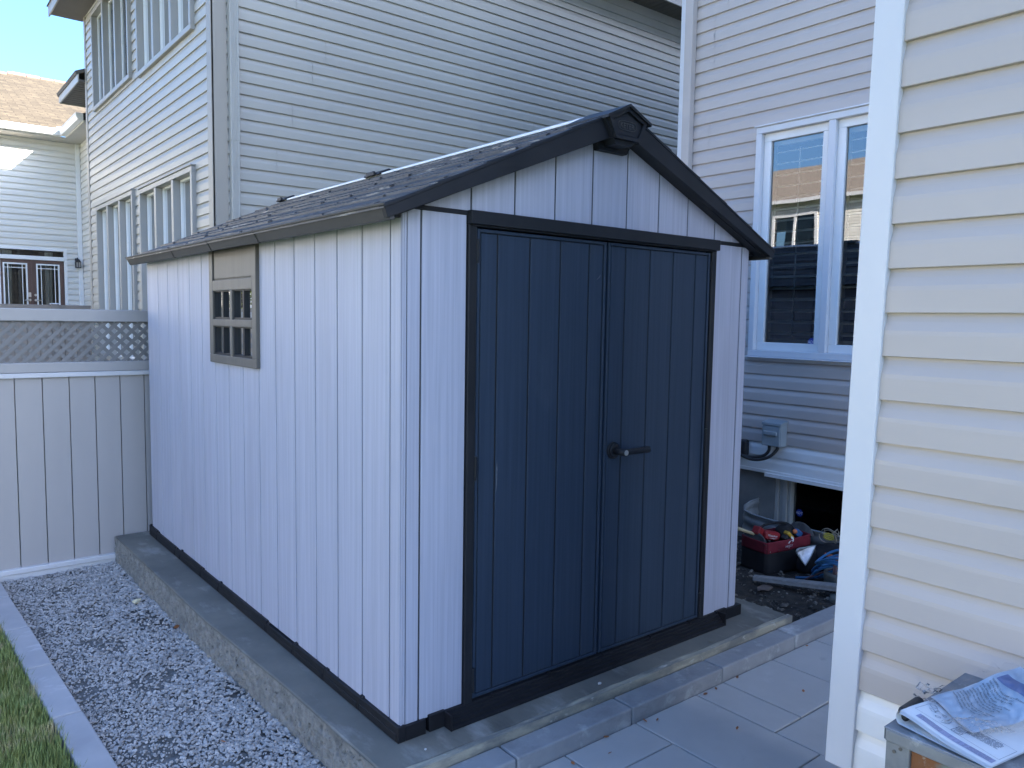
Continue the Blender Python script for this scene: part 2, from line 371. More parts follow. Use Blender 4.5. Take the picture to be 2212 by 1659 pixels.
def timber_board():
    mb = MB(); n = 60
    def top(i, j): 
        x = -.14+2.50*i; wob = .006*mnoise.noise(Vector((x*6, j*9, 2)))
        return (x, -.172-.030*j+.004*mnoise.noise(Vector((x*4, 8, j))), .003+wob)
    mb.grid(top, n, 4)
    mb.grid(lambda i, j: (-.14+2.50*i, -.202+.004*mnoise.noise(Vector((( -.14+2.50*i)*4, 8, 1))), .003+.006*mnoise.noise(Vector(((-.14+2.5*i)*6, 9, 2)))-.12*j), n, 1)
    mb.box(-.14, 2.36, -.198, -.174, -.13, -.006)
    o = mb.build('form_board', 'form_timber'); tag(o, 'pale timber form board smeared with concrete between the shed pad and the kerb stones', 'board')
timber_board()

# kerb stones in front of the pad, edging stones by the lawn
def stone(name, L_, D_, H_, m, seed):
    mb = MB(); mb.box(0, L_-.005, 0, D_, 0, H_); return mb.build(name, m, bevel=.007, seg=2)
ord_ = ['first', 'second', 'third', 'fourth', 'fifth', 'sixth', 'seventh', 'eighth']
k0 = stone('kerb_stone', .625, .113, .16, 'kerb_stone', 1)
klab = ['nearest kerb stone, cut by the bottom of the photo',
        'second kerb stone from the near end, below the left shed door',
        'third kerb stone from the near end, middle of the row',
        'fourth kerb stone from the near end, below the right shed door',
        'fifth kerb stone from the near end, past the right shed panel',
        'farthest kerb stone, cut off by the white corner board']
for i in range(6):
    o = k0 if i == 0 else k0.copy()
    if i: C.objects.link(o)
    o.location = (-.308+.6275*i, -.319+rng.uniform(-.002, .002), -.19+rng.uniform(-.001, .001)); o.rotation_euler.z = rng.uniform(-.003, .003)
    tag(o, klab[i], 'kerb stone', 'kerb stones between patio and shed pad')
e0 = stone('edging_stone', .607, .12, .16, 'edge_stone', 2)
elab = ['blue-grey edging stone beside the grass, nearest to the camera', 'blue-grey edging stone beside the grass, second from the camera with pale scuffs',
        'blue-grey edging stone between grass and gravel, third from the camera', 'blue-grey edging stone between grass and gravel, fourth from the camera',
        'blue-grey edging stone between grass and gravel, fifth from the camera', 'blue-grey edging stone touching the vinyl fence, farthest of its row']
ang = math.atan2(-.0425, 1)
for i in range(6):
    o = e0 if i == 0 else e0.copy()
    if i: C.objects.link(o)
    y = .12+.6125*i-.0; x = -.777-.0425*y
    o.location = (x, y, -.33); o.rotation_euler.z = math.pi/2 - ang + rng.uniform(-.004, .004); 
    tag(o, elab[i], 'edging stone', 'edging stones between lawn and gravel')

# crushed stone: one mesh of individually shaped stones
def stone_templates(n, seed):
    out = []; r = random.Random(seed)
    for k in range(n):
        bm = bmesh.new(); bmesh.ops.create_icosphere(bm, subdivisions=1, radius=1)
        ds = [Vector((r.gauss(0, 1), r.gauss(0, 1), r.gauss(0, 1))).normalized() for _ in range(9)]; hs = [r.uniform(.45, .85) for _ in ds]
        for v in bm.verts:
            for d, h in zip(ds, hs):
                t = v.co.dot(d)
                if t > h: v.co -= d*(t-h)
        for ax, q in zip(range(3), (r.uniform(.8, 1.25), r.uniform(.6, 1.0), r.uniform(.45, .8))):
            for v in bm.verts: v.co[ax] *= q
        bmesh.ops.dissolve_limit(bm, angle_limit=RAD(12), verts=bm.verts, edges=bm.edges)
        bm.verts.ensure_lookup_table(); out.append(([v.co.copy() for v in bm.verts], [tuple(v.index for v in f.verts) for f in bm.faces])); bm.free()
    return out
TPL = stone_templates(14, 3)
def scatter(mb, pts, r):
    for (x, y, z, s) in pts:
        vs, fs = r.choice(TPL)
        m = Matrix.Rotation(r.uniform(0, 6.28), 3, 'Z') @ Matrix.Rotation(r.gauss(0, .35), 3, 'X') @ Matrix.Rotation(r.gauss(0, .35), 3, 'Y')
        mb.add([(m @ v)*s + Vector((x, y, z)) for v in vs], fs)
mat('gravel_stone', (.50, .475, .46), .85, (.26, .25, .24), (26, 26, 26), 2, .32, .68, bump=.15, bscale=(120, 120, 120), bdist=.002, spots=[((.20, .185, .17), (2.2, 2.2, 2.2), .60, .72)])
mat('rubble_stone', (.26, .235, .20), .9, (.075, .068, .058), (22, 22, 22), 2, .42, .66)
def gravel():
    r = random.Random(11); pts = []
    while len(pts) < 17500:
        y = r.uniform(.1, 3.60); xl = -.777-.0425*y+.004; xr = -.165-.008*y
        x = r.uniform(xl, xr); u = (x-xl)/(xr-xl)
        dark = mnoise.noise(Vector((x*4.5, y*3.0, 4)))
        if dark > .28 and r.random() < .62: continue
        s = r.choice([.006, .007, .009, .011])*(.75+.5*u)*r.uniform(.8, 1.35)
        z = -.200+.018*max(0, u-.55)+.006*mnoise.noise(Vector((x*5, y*5, 0)))+r.uniform(0, .006)
        if u > .93: z += .004
        pts.append((x, y, z, s))
    mb = MB(); scatter(mb, pts, r)
    tag(mb.build('gravel', 'gravel_stone', nrm=False), 'loose crushed grey stones covering the bed beside the shed pad', 'gravel', kind='stuff')
    pts = []
    while len(pts) < 1500:
        x, y = r.uniform(2.37, 3.9), r.uniform(-.19, 1.6)
        if mnoise.noise(Vector((x*3, y*3, 7))) < -.12 and r.random() < .7: continue
        pts.append((x, y, -.165+r.uniform(0, .008), r.choice([.006, .009, .012, .016, .02])*r.uniform(.7, 1.3)))
    mb = MB(); scatter(mb, pts, r)
    tag(mb.build('rubble', 'rubble_stone', nrm=False), 'scattered stones and crumbs lying on the dark soil behind the shed', 'rubble', kind='stuff')
gravel()
def grass():
    r = random.Random(21); mb = MB()
    for _ in range(30000):
        y = r.uniform(.2, 3.7); xr = -.903-.0425*y
        d = abs(r.gauss(0, .32)) if r.random() < .6 else r.uniform(0, 1.2)
        x = xr - d + (.014 if r.random() < .25 else 0)
        cl = mnoise.noise(Vector((x*7, y*7, 2))); h = (.028+.016*cl)*r.uniform(.6, 1.5)
        a = r.uniform(0, 6.28); ln = h*r.uniform(.3, 1.3); wd = r.uniform(.0012, .0024); b = a+1.57
        base = Vector((x, y, -.225)); tip = base+Vector((math.cos(a)*ln, math.sin(a)*ln, h+.045)); mid = base.lerp(tip, .55)+Vector((0, 0, .012)); s = Vector((math.cos(b)*wd, math.sin(b)*wd, 0))
        mb.add([base-s, base+s, mid+s*.8, mid-s*.8, tip], [(0, 1, 2, 3), (3, 2, 4)])
    tag(mb.build('grass', 'grass', nrm=False), 'uneven lawn grass with dry yellow tufts beyond the edging stones', 'grass', kind='stuff')
grass()
def soil_lumps():
    mb = MB()
    def fn(i, j):
        x, y = 2.36+1.7*i, -.2+2.1*j
        return (x, y, -.166+.018*mnoise.noise(Vector((x*5, y*5, 1)))+.010*mnoise.noise(Vector((x*16, y*16, 3))))
    mb.grid(fn, 90, 100); structure(mb.build('soil', 'soil'), 'lumpy dark soil dug up between shed and house', 'soil')
soil_lumps()
def small_bits():
    def chunk(name, m, loc, s, label, cat, seed):
        mb = MB(); vs, fs = stone_templates(1, seed)[0]
        mb.add([Vector((v.x*s[0], v.y*s[1], v.z*s[2]))+Vector(loc) for v in vs], fs); return tag(mb.build(name, m), label, cat)
    chunk('foam_chunk', 'foam_rock', (-.315, 2.62, -.168), (.034, .028, .028), 'pale yellow chunk of hardened foam lying on the gravel', 'foam', 41)
    chunk('pebble', 'fence_bright', (.935, -.135, .008), (.011, .009, .010), 'small white pebble on the pad in front of the left shed door', 'pebble', 42)
    chunk('pebble', 'concrete', (1.70, -.15, .010), (.013, .010, .010), 'grey pebble on the pad near the right end of the black sill', 'pebble', 43)
    chunk('pebble', 'fence_bright', (.045, -.11, .005), (.008, .008, .006), 'tiny white pebble on the pad at its near front corner', 'pebble', 44)
    chunk('brick_lump', 'brick_stone', (3.03, .40, -.15), (.085, .06, .032), 'flat brown lump of stone on the soil in front of the plank', 'stone', 45)
    chunk('stone', 'rubble_stone', (2.86, .15, -.155), (.05, .032, .016), 'whitish flat stone on the soil behind the pad corner', 'stone', 46)
    def leaf(loc, s, rz, tilt, label, group=None):
        mb = MB(); pr = [(-1, 0), (-.5, .38), (.1, .46), (.65, .24), (1, 0), (.6, -.26), (0, -.44), (-.55, -.34)]
        m = Matrix.Rotation(rz, 3, 'Z') @ Matrix.Rotation(tilt, 3, 'X')
        vs = [(m @ Vector((a*s, b*s, .22*s*(abs(b)+abs(a)*.3))))+Vector(loc) for a, b in pr]
        vs.append(Vector(loc)); n = len(pr); mb.add(vs, [(i, (i+1) % n, n) for i in range(n)])
        o = mb.build('fallen_leaf', 'leaf_orange', solid=.0008); tag(o, label, 'leaf', group)
    leaf((-.235, 2.05, -.165), .022, .5, .9, 'orange dried leaf leaning on the rough side of the concrete pad')
    leaf((-.42, .72, -.18), .014, 1.9, .3, 'orange leaf lying on the gravel near the bottom edge')
    r = random.Random(9)
    for i in range(16):
        x = r.uniform(.45, 2.5) if i < 11 else r.uniform(1.2, 2.6); y = -.335-abs(r.gauss(0, .05)) if i < 10 else r.uniform(-.75, -.40)
        leaf((x, y, -.093), r.uniform(.009, .017), r.uniform(0, 6.28), r.gauss(0, .35), 'small orange-brown dried leaf lying on the grey patio slabs along the kerb', 'fallen leaves on the patio')
small_bits()
# ------------------------------------------------------------------ the garden shed
def shed():
    W, D = 2.12, 3.47
    t = thing('garden_shed', 'grey plastic garden shed with dark double doors and a brown-black shingled roof', 'shed', (W/2, D/2, 0))
    G = .0042                                         # half a groove
    zr = lambda x: 2.470-.4535*abs(x-1.06)            # underside of the roof deck
    # side wall (long, left): planks with grooves
    gy = [0.0, .079, .295, .510, .722, .939, 1.162, 1.378, 1.598, 1.815, 2.033, 2.262, 2.493, 2.726, 2.958, 3.190, 3.440, 3.47]
    mb = MB(); wy0, wy1, wz0 = 1.362, 2.030, 1.331
    for a, b in zip(gy, gy[1:]):
        zt = 1.99
        if a > 1.35 and b < 2.04: zt = wz0
        mb.box(0, .022, a+G, b-G, .055, zt)
    sw = mb.build('side_wall', 'shed_panel', t, bevel=.0018, seg=1)
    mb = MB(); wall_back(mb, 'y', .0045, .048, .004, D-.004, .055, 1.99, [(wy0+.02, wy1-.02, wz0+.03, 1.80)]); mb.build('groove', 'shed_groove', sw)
    mb = MB()
    for a, b in zip(gy, gy[1:]): mb.box(W-.012, W, a+G, b-G, .055, 1.99)
    mb.box(W-.045, W-.009, .004, D-.004, .055, 1.99); mb.build('side_wall', 'shed_panel', t, bevel=.0018, seg=1)
    mb = MB(); bx = [0.05+.2*i for i in range(11)]
    for a, b in zip(bx, bx[1:]): mb.box(a+G, b-G, D-.012, D, .055, 1.99)
    mb.box(.046, W-.046, D-.045, D-.009, .055, 1.99)
    mb.prism([(.02, 1.99), (W-.02, 1.99), (1.06, zr(1.06))], XZ, D-.03, D-.004); mb.build('back_wall', 'shed_panel', t)
    # front wall panels either side of the door
    mb = MB()
    for a, b in ((.0225, .084), (.084, .290)): mb.box(a+G, b-G, 0, .022, .055, 1.992)
    mb.box(.0015, .010, -.003, -.0005, .055, 1.975); mb.box(.0125, .0225, -.0005, .022, .055, 1.985)
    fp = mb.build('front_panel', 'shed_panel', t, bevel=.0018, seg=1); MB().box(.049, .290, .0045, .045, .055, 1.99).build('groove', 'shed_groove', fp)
    mb = MB()
    for a, b in ((1.824, 2.053), (2.053, 2.112)): mb.box(a+G, b-G, 0, .022, .055, 1.992)
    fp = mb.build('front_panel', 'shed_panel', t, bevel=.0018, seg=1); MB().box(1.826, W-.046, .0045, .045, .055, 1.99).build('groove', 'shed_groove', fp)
    # gable
    mb = MB(); gx = [.095, .308, .522, .737, .953, 1.170, 1.387, 1.601, 1.815, 2.03]
    for a, b in zip(gx, gx[1:]):
        a, b = a+G, b-G; p = [(a, 2.006), (b, 2.006), (b, zr(b))]
        if a < 1.06 < b: p.append((1.06, zr(1.06)))
        p.append((a, zr(a))); mb.prism(p, XZ, 0, .022)
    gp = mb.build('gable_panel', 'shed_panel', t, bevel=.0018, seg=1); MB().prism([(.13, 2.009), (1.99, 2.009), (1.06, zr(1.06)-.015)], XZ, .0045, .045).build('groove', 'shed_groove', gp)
    for a, b, c in ((.055, .292, 1.990), (1.822, 2.075, 1.993)): MB().box(a, b, -.004, .03, c, c+.018).build('trim_band', 'shed_trim', t, bevel=.002)
    # door surround
    mb = MB(); mb.box(.288, 1.827, -.030, .02, 1.957, 2.009); mb.box(.300, 1.815, -.018, .02, 1.950, 1.957)
    mb.build('door_header', 'shed_trim', t, bevel=.003)
    mb = MB(); mb.box(.290, .329, -.012, .03, .055, 1.957); mb.build('door_jamb', 'shed_trim', t, bevel=.003)
    mb = MB(); mb.box(1.788, 1.824, -.012, .03, .055, 1.957); mb.build('door_jamb', 'shed_trim', t, bevel=.003)
    # doors
    def door(x0, x1, grooves, hx, label):
        mb = MB(); zb, zt = .068, 1.944; e = .016
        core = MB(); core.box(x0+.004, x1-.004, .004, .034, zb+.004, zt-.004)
        xs = [x0+e] + grooves + [x1-e]
        for a, b in zip(xs, xs[1:]): mb.box(a+G, b-G, -.001, .0165, zb+e, zt-e)
        for a, b in ((x0, x0+e-.003), (x1-e+.003, x1)): mb.box(a, b, -.005, .0165, zb, zt)
        mb.box(x0+e-.003, x1-e+.003, -.005, .007, zt-e+.003, zt); mb.box(x0+e-.003, x1-e+.003, -.005, .007, zb, zb+e-.003)
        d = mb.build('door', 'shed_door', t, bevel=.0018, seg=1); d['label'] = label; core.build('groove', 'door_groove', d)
        for za, zc in ((1.812, 1.904), (.965, 1.058), (.098, .198)):
            h = MB(); h.tube([(hx, -.012, za), (hx, -.012, zc)], .0065, 10); h.box(hx-.008, hx+.008, -.0095, -.004, za+.004, zc-.004)
            for q in (.33, .66): h.tube([(hx, -.012, za+(zc-za)*q-.001), (hx, -.012, za+(zc-za)*q+.001)], .0072, 10)
            h.build('hinge', 'shed_trim', d)
        return d
    door(.336, 1.043, [.437, .604, .772, .940], .332, 'left door with a small pale scuff near its top right')
    d2 = door(1.057, 1.782, [1.171, 1.336, 1.502, 1.670], 1.787, 'right door with the lever handle')
    s = MB(); s.add([(.985, -.0016, 1.775), (1.008, -.0016, 1.788), (1.012, -.0016, 1.802), (1.004, -.0016, 1.792), (.996, -.0016, 1.781)], [(0, 1, 2, 3, 4)]); s.build('scuff_mark', 'scuff', t, solid=.0006)
    s = MB(); s.add([(.444, -.0018, .90), (.449, -.0018, .93), (.451, -.0018, .99), (.447, -.0018, 1.03), (.4435, -.0018, 1.0)], [(0, 1, 2, 3, 4)]); s.build('scuff_mark', 'scuff', t, solid=.0006)
    h = MB(); hx, hz = 1.118, 1.008
    def disc(mb, x, z, y0, y1, r0, r1, n=28): mb.tube([(x, y0, z), (x, y1, z)], [r0, r1], n)
    disc(h, hx, hz, -.001, -.010, .040, .038); disc(h, hx, hz, -.010, -.018, .033, .029); disc(h, hx, hz, -.018, -.085, .017, .0165)
    h.tube([(hx+.004, -.070, hz), (hx+.03, -.070, hz-.0005), (hx+.12, -.070, hz-.001), (hx+.165, -.070, hz-.001), (hx+.171, -.069, hz-.001)], [.0145, .014, .0145, .0155, .010], 16)
    ho = h.build('handle', 'shed_trim', d2, smooth=False); ho['label'] = 'black lever handle on a round rose'
    for p in ho.data.polygons: p.use_smooth = len(p.vertices) == 4
    h = MB(); disc(h, hx, hz, -.0845, -.0875, .0125, .0122); h.build('handle_cap', 'frame_grey', d2)
    # base rail and sill ramp
    o = .0145
    def rail(path_len, fn, seed, steps):
        mb = MB(); r = random.Random(seed); q = 0
        for a, b, ht in steps: fn(mb, a, b, ht)
        return mb
    mb = MB()
    for a, b, ht in ((-.0145, .30, .062), (.30, .62, .058), (.62, .95, .060), (.95, 1.28, .050), (1.28, 2.0, .062), (2.0, 2.32, .058), (2.32, 2.75, .064), (2.75, 2.86, .052), (2.86, 3.3, .060), (3.3, 3.50, .070)):
        mb.box(-o, .02, a, b, 0.0, ht); mb.box(-o-.003, -o+.002, a+.012, b-.012, .004, ht*.55)
        mb.box(-o+.004, .004, b-.03, b-.004, ht-.002, ht+.007)
    for a, b, ht in ((.0055, .11, .058), (.11, .20, .066)): mb.box(a+.015, b, -o, .02, 0, ht)
    for a, b, ht in ((1.93, 2.02, .066), (2.02, 2.155, .058)): mb.box(a, b, -o, .02, 0, ht)
    mb.box(W-.02, W+o, .021, D+.02, 0, .06); mb.box(.021, W-.021, D-.01, D+.02, 0, .055)
    mb.build('base_rail', 'shed_base', t, bevel=.003)
    mb = MB(); x0, x1 = .200, 1.945
    prof = [(.006, .062), (-.012, .060), (-.013, .052), (-.022, .050), (-.023, .041), (-.033, .039), (-.034, .029), (-.046, .026), (-.047, .014), (-.060, .010), (-.062, 0), (.006, 0)]
    mb.prism(prof, YZ, x0, x1); mb.box(x0-.006, x0, -.064, .006, 0, .064); mb.box(x1, x1+.006, -.064, .006, 0, .064)
    for q in (.42, .74, 1.07, 1.40, 1.70): mb.box(q, q+.014, -.022, .004, .055, .068)
    mb.box(.33, 1.79, .0, .02, .055, .067)
    mb.build('sill', 'shed_base', t, bevel=.0015, seg=1)
    # roof: deck, shingle tabs, rake boards, eave boards, ridge
    ro = MB(); y0, y1 = -.074, 3.545; zt = lambda x: 2.5095-.4535*abs(x-1.06); r = random.Random(31); ex = 1.174
    for sg in (-1, 1):
        ro.prism([(1.06, zt(1.06)-.030), (1.06+sg*ex*.985, zt(1.06+ex*.985)-.030), (1.06+sg*ex*.985, zt(1.06+ex*.985)-.006), (1.06, zt(1.06)-.006)], XZ, y0+.012, y1-.012)
        n = 10; dx = ex/n
        for k in range(n):
            y = y0
            while y < y1-.02:
                wd = r.choice([.09, .13, .17, .22, .28])*r.uniform(.9, 1.1); ye = min(y+wd, y1)
                a = k*dx; b = (k+1)*dx + (0 if k == n-1 else .006+r.choice([0, 0, .012, .02])); lift = .004+(.0065 if k % 2 == 1 else .002)+r.choice([0, .0, 0, .0012, .002])
                xa, xb = 1.06+sg*a, 1.06+sg*min(b, ex); za, zb = zt(xa)-.004, zt(xb)-.004+lift
                g = .0008 if (y > y0 and r.random() < .6) else 0
                ro.add([(xa, y+g, za), (xb, y+g, zb), (xb, ye-g, zb), (xa, ye-g, za), (xb, y+g, zb-lift-.003), (xb, ye-g, zb-lift-.003), (xa, y+g, za-.004), (xa, ye-g, za-.004)],
                       [(0, 1, 2, 3), (1, 4, 5, 2), (0, 6, 4, 1), (3, 2, 5, 7)])
                y = ye
    ro.build('roof', 'shed_roof', t)
    for sg in (-1, 1):
        mb = MB(); X = lambda d: 1.06+sg*d
        poly = [(X(1.174), 1.9785), (X(1.160), 1.938), (X(.09), 2.371), (X(.09), 2.470)]
        mb.prism(poly, XZ, -.078, -.052)
        lip = [(X(1.176), 1.981), (X(1.172), 1.971), (X(.09), 2.459), (X(.09), 2.473)]
        mb.prism(lip, XZ, -.081, -.04)
        for k in range(5):        # stepped shingle ends showing over the rake
            a, b = .10+k*.215, .10+(k+1)*.215-.004; z = lambda d, e: 2.5095-.4535*d+e
            mb.prism([(X(a), z(a, -.006)), (X(b), z(b, -.006)), (X(b), z(b, .010)), (X(a), z(a, .001))], XZ, -.079, -.055)
        mb.build('rake_board', 'shed_trim', t, bevel=.0015, seg=1)
        mb = MB(); inn = [(X(1.150), 1.978), (X(1.135), 1.942), (X(.05), 2.395), (X(.05), 2.455)]
        mb.prism(inn, XZ, -.050, -.002); mb.build('soffit_strip', 'shed_trim', t)
        ed = [-.078, 1.135, 1.800, 2.475, 3.548]
        for a, b in zip(ed, ed[1:]):
            mb = MB(); mb.prism([(X(1.176), 1.985), (X(1.150), 1.934), (X(1.128), 1.936), (X(1.150), 1.985)], XZ, a+.0025, b-.0025)
            mb.prism([(X(1.181), 1.988), (X(1.178), 1.979), (X(1.14), 1.979), (X(1.14), 1.992)], XZ, a+.001, b-.001)
            if b < 3.5: mb.prism([(X(1.183), 1.990), (X(1.154), 1.931), (X(1.14), 1.931), (X(1.15), 1.990)], XZ, b-.012, b-.0028)
            mb.build('eave_board', 'eave_dark', t, bevel=.0015, seg=1)
        mb = MB(); mb.box(X(1.15), X(1.062), .001, 3.53, 1.955, 1.972); mb.build('eave_soffit', 'shed_trim', t)
    mb = MB(); mb.prism([(1.06, 2.520), (1.004, 2.4965), (1.004, 2.486), (1.116, 2.486), (1.116, 2.4965)], XZ, .125, 3.46); mb.build('ridge_skylight', 'ridge_white', t, bevel=.002)
    for ya, yb in ((1.93, 2.13), (3.40, 3.57)):
        mb = MB(); mb.prism([(1.06, 2.533), (.99, 2.502), (.985, 2.488), (1.135, 2.488), (1.13, 2.502)], XZ, ya, yb); mb.box(.975, .99, ya+.05, yb-.05, 2.486, 2.512); mb.build('ridge_clip', 'shed_trim', t, bevel=.003)
    # gable-end cap with the embossed emblem
    mb = MB(); mb.prism([(1.046, 2.512), (.93, 2.455), (.915, 2.448), (.968, 2.370), (1.118, 2.370), (1.178, 2.455), (1.166, 2.462)], XZ, -.098, .13)
    outer = [(1.046, 2.503), (.930, 2.448), (.974, 2.367), (1.122, 2.367), (1.164, 2.452)]
    inner = [(1.0445, 2.487), (.9500, 2.4405), (.984, 2.383), (1.112, 2.383), (1.1435, 2.446)]
    n = 5; vs = [(x, -.112, z) for x, z in outer]+[(x, -.112, z) for x, z in inner]+[(x, -.100, z) for x, z in inner]+[(x, -.09, z) for x, z in outer]
    mb.add(vs, [(i, (i+1) % n, n+(i+1) % n, n+i) for i in range(n)]+[(n+i, n+(i+1) % n, 2*n+(i+1) % n, 2*n+i) for i in range(n)]+[(i, 3*n+i, 3*n+(i+1) % n, (i+1) % n) for i in range(n)])
    for a, b in (((1.046, 2.516), (.912, 2.452)), ((1.046, 2.516), (1.182, 2.455))):   # little hood over the cap
        dx, dz = b[0]-a[0], b[1]-a[1]; mb.add([(a[0], -.122, a[1]), (b[0], -.122, b[1]), (b[0], -.122, b[1]-.012), (a[0], -.122, a[1]-.012), (a[0], .14, a[1]), (b[0], .14, b[1]), (b[0], .14, b[1]-.012), (a[0], .14, a[1]-.012)],
            [(0, 1, 2, 3), (0, 4, 5, 1), (3, 2, 6, 7), (1, 5, 6, 2), (4, 7, 6, 5), (0, 3, 7, 4)])
    mb.prism([(.975, 2.372), (1.118, 2.372), (1.080, 2.345), (.990, 2.345)], XZ, -.094, .0)
    mb.prism([(.940, 2.360), (1.150, 2.360), (1.128, 2.328), (.958, 2.328)], XZ, -.028, .004)
    cap = mb.build('ridge_cap', 'shed_trim', t)
    em = MB(); inn2 = [(1.045, 2.481), (.957, 2.4385), (.988, 2.388), (1.109, 2.388), (1.137, 2.4445)]
    em.add([(x, -.1015, z) for x, z in inn2]+[(x, -.099, z) for x, z in inn2], [tuple(range(5))]+[(i, (i+1) % 5, 5+(i+1) % 5, 5+i) for i in range(5)])
    e = em.build('emblem', 'shed_trim', cap)
    tx = MB(); cx, cz = 1.047, 2.4275; vs2, fs2 = text2d('KETER', .031, 'CENTER')
    tx.add([(cx+a*1.0, -.1030, cz-.011+b*1.0) for a, b in vs2], fs2)
    ring = []
    for k in range(48):
        q = 2*math.pi*k/48; c_, s_ = math.cos(q), math.sin(q); px = (abs(c_)**.55)*(1 if c_ >= 0 else -1); pz = (abs(s_)**.55)*(1 if s_ >= 0 else -1); ring.append((px, pz))
    tx.add([(cx+.054*a, -.1030, cz+.020*b) for a, b in ring]+[(cx+.0518*a, -.1030, cz+.0182*b) for a, b in ring], [(i, (i+1) % 48, 48+(i+1) % 48, 48+i) for i in range(48)])
    mat('emboss', (.055, .056, .060), .45, (.05, .05, .055), (9, 9, 9)); tx.build('lettering', 'emboss', e, solid=.002)
    # window unit in the side wall
    wf = MB(); X0 = -.020; bars_y = [(1.358, 1.415), (1.698, 1.734), (2.006, 2.064)]
    wf.box(X0, .02, 1.358, 2.064, 1.331, 1.377); wf.box(X0, .02, 1.415, 2.006, 1.536, 1.573); wf.box(X0, .02, 1.415, 2.006, 1.729, 1.786)
    wf.box(X0, .02, 1.358, 1.415, 1.377, 1.958); wf.box(X0, .02, 2.006, 2.064, 1.377, 1.958); wf.box(X0, .02, 1.698, 1.734, 1.377, 1.536); wf.box(X0, .02, 1.698, 1.734, 1.573, 1.729)
    wf.box(-.013, .02, 1.424, 2.026 if False else 1.997, 1.793, 1.95); wf.box(-.008, .02, 1.415, 2.006, 1.786, 1.96)
    fr = wf.build('window', 'shed_window', t, bevel=.003)
    wm = MB()
    for (a, b) in ((1.415, 1.698), (1.734, 2.006)):
        for (c, d) in ((1.377, 1.536), (1.573, 1.729)):
            m_ = (a+b)/2; e = .012
            wm.box(-.010, .02, m_-.011, m_+.011, c, d); wm.box(-.010, .02, a, a+e, c, d); wm.box(-.010, .02, b-e, b, c, d)
            wm.box(-.010, .02, a+e, m_-.011, c, c+e); wm.box(-.010, .02, m_+.011, b-e, c, c+e); wm.box(-.010, .02, a+e, m_-.011, d-.006, d); wm.box(-.010, .02, m_+.011, b-e, d-.006, d)
    wm.build('glazing_bars', 'shed_trim', fr)
    for (a, b) in ((1.415, 1.698), (1.734, 2.006)):
        for (c, d) in ((1.377, 1.536), (1.573, 1.729)):
            m_ = (a+b)/2
            for (p, q) in ((a+.012, m_-.011), (m_+.011, b-.012)): MB().quad((.006, p, c+.012), (.006, q, c+.012), (.006, q, d-.006), (.006, p, d-.006)).build('pane', 'shed_glass', fr)
    fl = MB(); fl.box(.021, W-.046, .046, D-.046, .02, .055); fl.build('floor', 'shed_base', t)
shed()
# ------------------------------------------------------------------ vinyl fence behind the gravel bed
def fence():
    y = 3.62; t = thing('vinyl_fence', 'pale grey vinyl privacy fence with a lattice top behind the gravel bed', 'fence', (-1.2, y, -.2))
    x0, x1 = -3.9, 3.3
    mb = MB(); mb.box(x0, x1, y-.012, y+.055, 1.535, 1.620); mb.build('top_rail', 'fence_rail', t, bevel=.006)
    mb = MB(); mb.box(x0, x1, y-.012, y+.055, 1.188, 1.256); mb.build('middle_rail', 'fence_rail', t, bevel=.006)
    mb = MB(); mb.box(x0, x1, y-.020, y+.02, 1.155, 1.187); mb.build('rail_strip', 'fence_bright', t, bevel=.004)
    mb = MB(); mb.box(x0, x1, y-.024, y+.055, -.165, -.128); mb.box(x0, x1, y-.012, y+.045, -.24, -.165); mb.build('bottom_rail', 'fence_bright', t, bevel=.006)
    xs = [.003+.1602*i for i in range(-25, 21)]; mb = MB()
    for a, b in zip(xs, xs[1:]):
        mb.prism([(a+.0008, y+.030), (a+.0035, y+.004), (b-.0035, y+.004), (b-.0008, y+.030)], XY, -.13, 1.156)
    mb.build('board_panel', 'fence_vinyl', t)
    la = MB(); za, zb = 1.250, 1.540; H = zb-za; pitch = .0765*1.0; wd = .0170; n = int((x1-x0+2*H)/pitch)
    for k in range(n):
        xx = x0-H+k*pitch
        la.prism([(xx-wd, za), (xx+wd, za), (xx+wd+H, zb), (xx-wd+H, zb)], XZ, y+.014, y+.020)
        la.prism([(xx+H-wd, za), (xx+H+wd, za), (xx+wd, zb), (xx-wd, zb)], XZ, y+.021, y+.027)
    la.build('lattice', 'lattice_mat', t)
    f = MB()
    for px in (-3.0,):
        f.box(px-.06, px+.06, y-.035, y+.08, -.24, 1.70)
    f.build('post', 'fence_vinyl', t, bevel=.004)
fence()
def far_fence():
    y = 10.78; t = thing('tan_fence', 'taupe vinyl fence in the next yard, only its top showing over the lattice fence', 'fence', (-2, y, -.2))
    mb = MB(); mb.box(-8, 1.0, y, y+.05, 1.605, 1.702); mb.build('top_rail', 'tan_fence', t, bevel=.006)
    mb = MB(); x = -8
    while x < .99: mb.box(x+.003, min(x+.16, 1.0), y+.012, y+.04, -.24, 1.60); x += .16
    mb.build('board_panel', 'tan_fence', t)
    for px in (-7, -4.5, -2.0, .525):
        mb = MB(); mb.box(px-.05, px+.05, y-.03, y+.08, -.24, 1.712); p = mb.build('post', 'tan_fence', t, bevel=.003)
        mb = MB(); mb.add([(px-.062, y-.042, 1.712), (px+.062, y-.042, 1.712), (px+.062, y+.092, 1.712), (px-.062, y+.092, 1.712), (px-.055, y-.03, 1.728), (px+.055, y-.03, 1.728), (px+.055, y+.085, 1.728), (px-.055, y+.085, 1.728)],
               [(0, 3, 2, 1), (4, 5, 6, 7), (0, 1, 5, 4), (1, 2, 6, 5), (2, 3, 7, 6), (3, 0, 4, 7)]); mb.build('post_cap', 'fence_bright', p)
far_fence()

